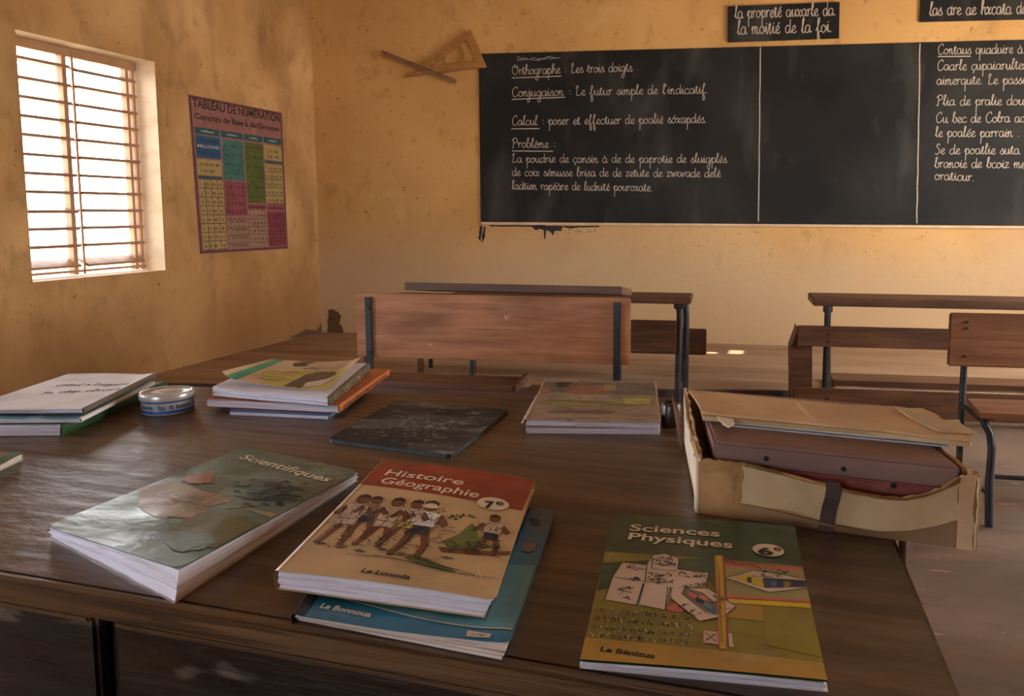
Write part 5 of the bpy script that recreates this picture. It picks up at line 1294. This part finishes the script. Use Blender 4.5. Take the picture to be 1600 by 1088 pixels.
up_, S_up = book('textbook', 'faded film-covered book with a landscape picture, upper of the two behind the slate', [(852, 592), (1025, 598), (1032, 661), (820, 656)], (.7715,) * 4, .7612, M_GREYC, M_GREYC, M_PAPER, art=art_two, corner=.003)
mb = MB(); S_lf = Surf([S_up.P(-.012, .45, -.001), S_up.P(.0, .45, -.001), S_up.P(.0, 1.0, -.004), S_up.P(-.03, 1.0, -.006)], Z); sheet(mb, S_lf, M_FOLD_GLINT, .0005, 6, 12); mb.build('cover_flap', up_)
mb = MB()
for pts in ([(.003, 0), (.003, 1)], [(0, .004), (1, .004)], [(.997, 0), (.997, 1)]): s_line(mb, S_up, pts, .0018, M_FOLD_GLINT, O4)
mb.build('film_edge', up_)

# --- dark ink pot
M_POT = pm('dark_brown_glass', (44, 32, 26), (58, 44, 34), 10, W1, 0.35, 0.1, 0)
cP = atz(1048, 666, TZ)
pot = thing('ink_pot', 'dark squat pot between the film-covered books and the cardboard box', 'pot', cP)
mb = MB(); mb.lathe(cP, [(0, 0), (.0145, 0), (.0165, .003), (.0165, .036), (.014, .041), (.0115, .042), (.0112, .020), (0, .020)], M_POT, 28); mb.build('pot_body', pot)
mb = MB(); mb.lathe(cP, [(.0112, .0325), (.0068, .033), (.0001, .033)], M_NAVY, 28); tag(mb.build('ink_surface', pot), label='blue-black ink')
# ------------------------------------------------------------------ the torn cardboard box on the right end of the table
M_CARD = pm('worn_cardboard', (182, 146, 106), (206, 172, 130), 7, (1, 1, 1.5), 0.85, 0.05, 0.3, 26, spec=0.15, stains=(((146, 110, 76), 6, W1, 0.54, 0.7, 0.6), ((222, 194, 154), 15, W1, 0.62, 0.72, 0.6)))
M_CARDB = pm('brown_peeled_cardboard', (138, 104, 64), (172, 134, 88), 16, W1, 0.85, 0.05, 0.5, 40, spec=0.15, stains=(((184, 150, 100), 22, W1, 0.6, 0.7, 0.7), ((82, 58, 34), 10, W1, 0.56, 0.7, 0.5)))
M_CARDP = pm('beige_paper_strip', (170, 146, 106), (190, 166, 126), 14, W1, 0.8, 0.05, 0.15, 30, spec=0.2, stains=(((140, 112, 76), 9, W1, 0.58, 0.72, 0.5),))
M_TAPE = pm('brown_tape_band', (124, 96, 66), (144, 114, 80), 9, W1, 0.6, 0.1, 0.15, 20)
M_LINER = pm('torn_liner_whitened', (214, 196, 168), (232, 216, 190), 12, W1, 0.85, 0.05, 0.3, 30, stains=(((168, 128, 84), 10, W1, 0.58, 0.7, 0.8),))
M_BLOCK = pm('dull_red_brown_case', (110, 80, 68), (138, 104, 90), 4, (1, 5, 5), 0.6, 0.08, 0.15, 12, stains=(((164, 130, 114), 6, (1, 5, 5), 0.60, 0.74, 0.5), ((78, 54, 44), 4, W1, 0.55, 0.7, 0.5)))
M_REDT = plain('red_tray_wood', (116, 48, 34), 0.55, 0.12)
M_FLAPB = plain('red_brown_flap', (104, 62, 44), 0.7, 0.15)
M_STRAP = pm('old_leather_strap', (66, 50, 46), (88, 70, 66), 10, W1, 0.42, 0.1, 0.2, 30)
M_SHEETG = plain('grey_board_sheet', (162, 158, 162), 0.5, 0.08)
M_HOLE = pm('dark_hole', (16, 13, 12), (20, 17, 15), 5, W1, 0.9, 0, 0)
bA, bB = atz(1090, 803, TZ), atz(1520, 861, TZ)
bx = fl(bB - bA).normalized(); bn = Vector((-bx.y, bx.x, 0)); bL = (fl(bB - bA)).length
bD = atz(1067, 688, TZ) - bA; bD.z = 0                # back along the left side
bskew, bdep = bD.dot(bx), bD.dot(bn)
def bp(x, y, z): return bA + bx * (x + bskew * y / bdep) + bn * y + Z * z    # box frame, y runs back along its left side
def bl_(px, py, yo):                                     # pixel -> (x, z) on the plane y = yo of the box
    P = atpl(px, py, bA + bn * yo, bn); d = P - bA
    return d.dot(bx) - bskew * yo / bdep, d.z
box = thing('cardboard_box', 'torn cardboard box held with a leather strap on the right end of the desk', 'box', bp(bL / 2, bdep / 2, 0), math.atan2(bx.y, bx.x))
WTH = 0.004
def strip_wall(mb, path, top, mat, y_dir, t, nseg):
    pass
# front: floppy panel whose top edge sags, in three pieces
prof = [bl_(*p, 0) for p in ((1090, 720), (1102, 716), (1130, 719), (1168, 723), (1220, 735), (1280, 750), (1330, 764), (1380, 773), (1410, 775), (1440, 771), (1470, 761), (1495, 747), (1505, 743), (1518, 744), (1530, 742))]
def topz(x):
    for (a, za), (b, zb) in zip(prof, prof[1:]):
        if a <= x <= b: return za + (zb - za) * (x - a) / (b - a)
    return prof[0][1] if x < prof[0][0] else prof[-1][1]
def bow(x): return -.006 * math.sin(math.pi * min(1, max(0, x / bL)))  # the panel bulges towards the camera
def fpanel(nm, x0, x1, z0f, z1f, off, t, mat, n=40, jz=0.0, par=box, jx=0.0, fold=False):
    mb = MB(); vs = []
    nz = 6
    for i in range(n + 1):
        x = x0 + (x1 - x0) * i / n
        za, zb = z0f(x), z1f(x) + R.uniform(-jz, jz)
        for k in range(nz + 1):
            s = k / nz; xx = x + (R.uniform(-jx, jx) if i in (0, n) else 0)
            b_ = bow(x) * s
            vs += [bp(xx, off + b_, za + (zb - za) * s), bp(xx, off + b_ + t, za + (zb - za) * s)]
    w = (nz + 1) * 2; fs = []
    for i in range(n):
        for k in range(nz):
            a = i * w + k * 2; b = (i + 1) * w + k * 2
            fs += [(a, b, b + 2, a + 2), (a + 1, a + 3, b + 3, b + 1)]
        a = i * w; b = (i + 1) * w
        fs += [(a, a + 1, b + 1, b), (a + nz * 2, b + nz * 2, b + nz * 2 + 1, a + nz * 2 + 1)]
    for k in range(nz):
        a = k * 2; fs.append((a, a + 2, a + 3, a + 1)); a = n * w + k * 2; fs.append((a, a + 1, a + 3, a + 2))
    mb.add(vs, fs, mat); return mb.build(nm, par, fixn=True)
xL, xR1 = bl_(1168, 760, 0)[0], bl_(1497, 790, 0)[0]
xRR = bl_(1530, 780, 0)[0]
fpanel('front_flap', 0.0, xRR - .002, lambda x: 0.0005, lambda x: topz(x) - .001, 0.0, WTH, M_CARDB, 60, .0008)
pz_ = [bl_(*p, 0) for p in ((1160, 786), (1240, 803), (1300, 818), (1370, 830), (1420, 829), (1460, 822), (1498, 812))]
def lowz(x):
    for (a, za), (b, zb) in zip(pz_, pz_[1:]):
        if a <= x <= b: return za + (zb - za) * (x - a) / (b - a)
    return pz_[0][1] if x < pz_[0][0] else pz_[-1][1]
tag(fpanel('paper_strip', xL - .006, xR1, lowz, lambda x: topz(x) - .004, -0.0012, .0012, M_CARDP, 50, .0003, jx=.002), label='beige paper pasted over the front')
tag(fpanel('tape_band', xL - .002, xR1 - .002, lambda x: .001, lambda x: lowz(x) + .0006, -0.0011, .0011, M_TAPE, 50, .0003), label='darker brown band along the bottom')
tag(fpanel('peeled_corner', xR1, xRR - .005, lambda x: .0006, lambda x: topz(x) + .001, -0.0016, .0016, M_CARD, 14, .0012, jx=.0015), label='peeling pale corner strip')
fpanel('top_hem', xL - .004, xR1, lambda x: topz(x) - .006, lambda x: topz(x), -0.0026, .0014, M_CARDB, 50, .0005)
# left side, torn; the white of its liner paints in the window light
zf, zbk = prof[1][1], bl_(1075, 612, bdep * .92)[1]
def side(nm, x, y0, y1, z0, za, zb, t, mat, n=26, j=.0025, lab=None):
    mb = MB(); vs = []
    for i in range(n + 1):
        y = y0 + (y1 - y0) * i / n; zt2 = za + (zb - za) * i / n + R.uniform(-j, j)
        for k in range(5):
            z = z0 + (zt2 - z0) * k / 4; bu = -.003 * math.sin(math.pi * i / n) * k / 4
            vs += [bp(x + bu, y, z), bp(x + bu + t, y, z)]
    w = 10; fs = []
    for i in range(n):
        for k in range(4):
            a = i * w + k * 2; b = a + w; fs += [(a, a + 2, b + 2, b), (a + 1, b + 1, b + 3, a + 3)]
        a = i * w; fs += [(a, b, b + 1, a + 1)] if False else [(a, a + w, a + w + 1, a + 1), (a + 8, a + 9, a + w + 9, a + w + 8)]
    for k in range(4):
        a = k * 2; fs.append((a, a + 1, a + 3, a + 2)); a = n * w + k * 2; fs.append((a, a + 2, a + 3, a + 1))
    mb.add(vs, fs, mat); o = mb.build(nm, box, fixn=True)
    if lab: o['label'] = lab
    return o
side('side_panel', 0.0, .0045, bdep, .0006, zf, zbk, .005, M_CARDB, j=.003)
side('lit_liner', -.0012, .03, bdep * .93, .012, zf - .012, zbk - .004, .0012, M_LINER, j=.006, lab='torn liner of the left side, whitened for window light')
side('torn_edge', -.003, .0, .018, .0006, zf - .002, zf, .006, M_LINER, n=8, j=.002)
side('side_panel', xRR - .006, .0045, bdep, .0006, topz(xRR), zbk - .004, .005, M_CARDB, j=.003)
mb = MB()
mb.prism([bp(.006, bdep - .001, .0006), bp(xRR - .007, bdep - .001, .0006), bp(xRR - .007, bdep - .001, zbk - .006), bp(.006, bdep - .001, zbk - .006)], bn * -.004, M_CARD); mb.build('back_panel', box, fixn=True)
mb = MB(); mb.prism([bp(.006, .005, .0006), bp(xRR - .007, .005, .0006), bp(xRR - .007, bdep - .006, .0006), bp(.006, bdep - .006, .0006)], Z * .003, M_CARD); mb.build('box_bottom', box, fixn=True)
# ragged fibres along the right-hand corner and the torn left rim
mb = MB(); mb.tube([bp(xRR - .001, -.001, .001 + k * .0083 if k < 10 else .082) + Vector((R.uniform(-.0012, .0012), R.uniform(-.001, .001), 0)) for k in range(11)], [R.uniform(.0012, .0026) for _ in range(11)], M_CARDP, 7); mb.build('frayed_corner', box)
mb = MB(); mb.tube([bp(.003 + R.uniform(-.0015, .0015), .003 + k * (bdep - .006) / 22, zf + (zbk - zf) * k / 22 + R.uniform(-.002, .0015)) for k in range(23)], [R.uniform(.0012, .0032) for _ in range(23)], M_CARDP, 7); mb.build('frayed_rim', box)
# what is inside
def slab(nm, lab, cat, x0, x1, y0, y1, z0, z1, mat, bev=.002):
    c0 = bp((x0 + x1) / 2, (y0 + y1) / 2, z0)
    t = thing(nm, lab, cat, c0, math.atan2(bx.y, bx.x))
    return t
xk0, zk = bl_(1116, 690, .014); xk1 = bl_(1511, 731, .014)[0]; zkb = bl_(1116, 718.5, .014)[1] - .0035
xk1 = min(xk1, xRR - .014)
def pbox(par, nm, x0, x1, y0, y1, z0, z1, mat, bev=.0018):
    mb = MB(); bm = bmesh.new()
    vv = [bm.verts.new(bp(x, y, z)) for z in (z0, z1) for x, y in ((x0, y0), (x1, y0), (x1, y1), (x0, y1))]
    for f in ((3, 2, 1, 0), (4, 5, 6, 7), (0, 1, 5, 4), (1, 2, 6, 5), (2, 3, 7, 6), (3, 0, 4, 7)): bm.faces.new([vv[i] for i in f])
    bmesh.ops.recalc_face_normals(bm, faces=bm.faces)
    if bev: bmesh.ops.bevel(bm, geom=bm.edges[:], offset=bev, segments=2, affect='EDGES')
    mb.frombm(bm, mat); return mb.build(nm, par)
yB = bdep - .014
tray = slab('red_tray', 'red wooden tray with round holes, under the brown case inside the cardboard box', 'tray', xk0, xk1, .012, yB, .0045, zkb, M_REDT)
pbox(tray, 'tray_body', xk0 + .012, xk1 - .012, .0145, yB, .0045, zkb - .0006, M_REDT)
case = slab('wooden_case', 'dull red-brown wooden case with small holes, inside the cardboard box', 'case', xk0, xk1, .014, yB, zkb, zk, M_BLOCK)
cb = pbox(case, 'case_body', xk0, xk1, .014, yB, zkb, zk, M_BLOCK, .003)
def hole(par, px, py, yo, r):
    x, z = bl_(px, py, yo); mb = MB(); c0 = bp(x, yo - .0004, z)
    mb.add([c0 + bx * r * math.cos(2 * math.pi * k / 16) + Z * r * math.sin(2 * math.pi * k / 16) for k in range(16)], [tuple(range(16))], M_HOLE); mb.build('peg_hole', par)
hole(case, 1197, 717, .0140, .0031); hole(case, 1318, 733, .0140, .0031); hole(tray, 1396, 759, .0145, .0034)
# grey sheets on the case
ys = .085
xs0_, zs0 = bl_(1130, 666, ys); xs1_ = bl_(1482, 703, ys)[0]
shs = [('grey_sheet', 'thin grey board sheet lying directly on the red-brown case', .086, .0, .0022, M_SHEETG), ('grey_sheet', 'newspaper-coloured sheet under the cardboard lid', .092, .0024, .0045, M_WHITE)]
for nm, lab, y0, a, b, m in shs:
    t = slab(nm, lab, 'sheet', xs0_, xs1_, y0, yB, zk + a, zk + b, m)
    pbox(t, 'sheet_board', xs0_ + a, xs1_ + a * 2, y0, .19, zk + .0003 + a, zk + b, m, 0)
# lid: thick torn cardboard sheet
zl = zk + .0068
yF = .088
lx0, lz = bl_(1096, 649, yF)
def lidp(px, py, z):
    P = atz(px, py, TZ + z); return P
lz0 = zk + .0135
outl = [(1076, 612), (1130, 617), (1240, 628), (1330, 636), (1398, 638), (1420, 641), (1440, 641), (1462, 650), (1474, 660), (1498, 659), (1503, 668), (1527, 679), (1510, 684), (1516, 691), (1460, 686), (1380, 675), (1300, 668), (1220, 659), (1150, 653), (1106, 648), (1096, 646), (1092, 634), (1086, 626)]
def lid_poly(pts, z0, z1, mat, mb, jit=0.0):
    mb.prism([lidp(x + R.uniform(-jit, jit), y + R.uniform(-jit, jit) * .5, z0) for x, y in pts], Z * (z1 - z0), mat)
lid = thing('cardboard_sheet', 'torn flat cardboard sheet lying on top of the cardboard box', 'cardboard', atz(1290, 645, TZ + zl), math.atan2(bx.y, bx.x))
mb = MB(); lid_poly(outl, lz0 - .0028, lz0, M_CARD, mb); mb.build('top_layer', lid, fixn=True)
lowl = [(1080, 616), (1240, 632), (1400, 644), (1440, 648), (1490, 668), (1519, 695), (1515, 699), (1440, 691), (1350, 680), (1250, 671), (1160, 663), (1098, 657), (1094, 640)]
mb = MB(); lid_poly(lowl, zk + .0052, lz0 - .003, M_CARDP, mb); tag(mb.build('corrugated_layer', lid, fixn=True), label='pale lower layer of the sheet')
mb = MB(); SL = Surf([lidp(1070, 605, lz0), lidp(1540, 640, lz0), lidp(1540, 705, lz0), lidp(1070, 655, lz0)], Z)
for pts in (((1242, 630), (1252, 640), (1260, 648), (1273, 657)), ((1398, 637), (1418, 652), (1440, 662), (1462, 676)), ((1246, 630), (1262, 645))): s_line(mb, SL, pxs(SL, pts), .0016, M_LINER, .0006, taper=True)
mb.build('tear_line', lid)
mb = MB(); mb.prism([lidp(*p, lz0 + .0006) for p in ((1402, 640), (1440, 642), (1470, 660), (1497, 660), (1524, 679), (1470, 676), (1440, 663), (1420, 652))], Z * .0012, M_CARDP); mb.build('torn_flap', lid, fixn=True)
mb = MB(); mb.prism([lidp(*p, lz0 - .004) for p in ((1120, 652), (1146, 657), (1148, 664), (1138, 669), (1128, 662))], Z * .0016, M_LINER); mb.build('torn_scrap', lid, fixn=True)
# leather strap over the front edge
xS, zS = bl_(1300, 745, -.003); xS2 = bl_(1288, 838, -.003)[0]
mb = MB(); hw = .0082
path = [(xS + .001, .010, topz(xS) - .004), (xS, .006, topz(xS) + .0018), (xS, -.001 + bow(xS), topz(xS) + .0028), (xS, -.0062 + bow(xS), topz(xS) - .001), (xS - .001, -.0058 + bow(xS) * .8, topz(xS) * .75), ((xS + xS2) / 2, -.0052 + bow(xS) * .4, .03), (xS2, -.0045, .0005)]
vs = []
for x, y, z in path: vs += [bp(x - hw, y, z), bp(x + hw, y, z)]
i_ = [(2 * k, 2 * k + 1, 2 * k + 3, 2 * k + 2) for k in range(len(path) - 1)]
bm = bmesh.new(); bv = [bm.verts.new(v) for v in vs]
for f in i_: bm.faces.new([bv[q] for q in f])
bmesh.ops.recalc_face_normals(bm, faces=bm.faces)
r_ = bmesh.ops.solidify(bm, geom=bm.faces[:], thickness=0.0016)
mb.frombm(bm, M_STRAP); tag(mb.build('leather_strap', box, fixn=True), label='dark leather strap over the front')
# reddish flap standing at the back left corner
mb = MB(); q0 = [atz(1056, 626, TZ + .062), atz(1066, 620, TZ + .068)]
P0 = bp(-.004, bdep - .02, 0.001); P1 = bp(-.004, bdep - .055, .001)
mb.prism([P0, P1, P1 + Z * .058 + bx * -.006, P0 + Z * .074 + bx * -.014], bx * -.003, M_FLAPB); tag(mb.build('corner_flap', box, fixn=True), label='reddish brown flap at the back left corner')
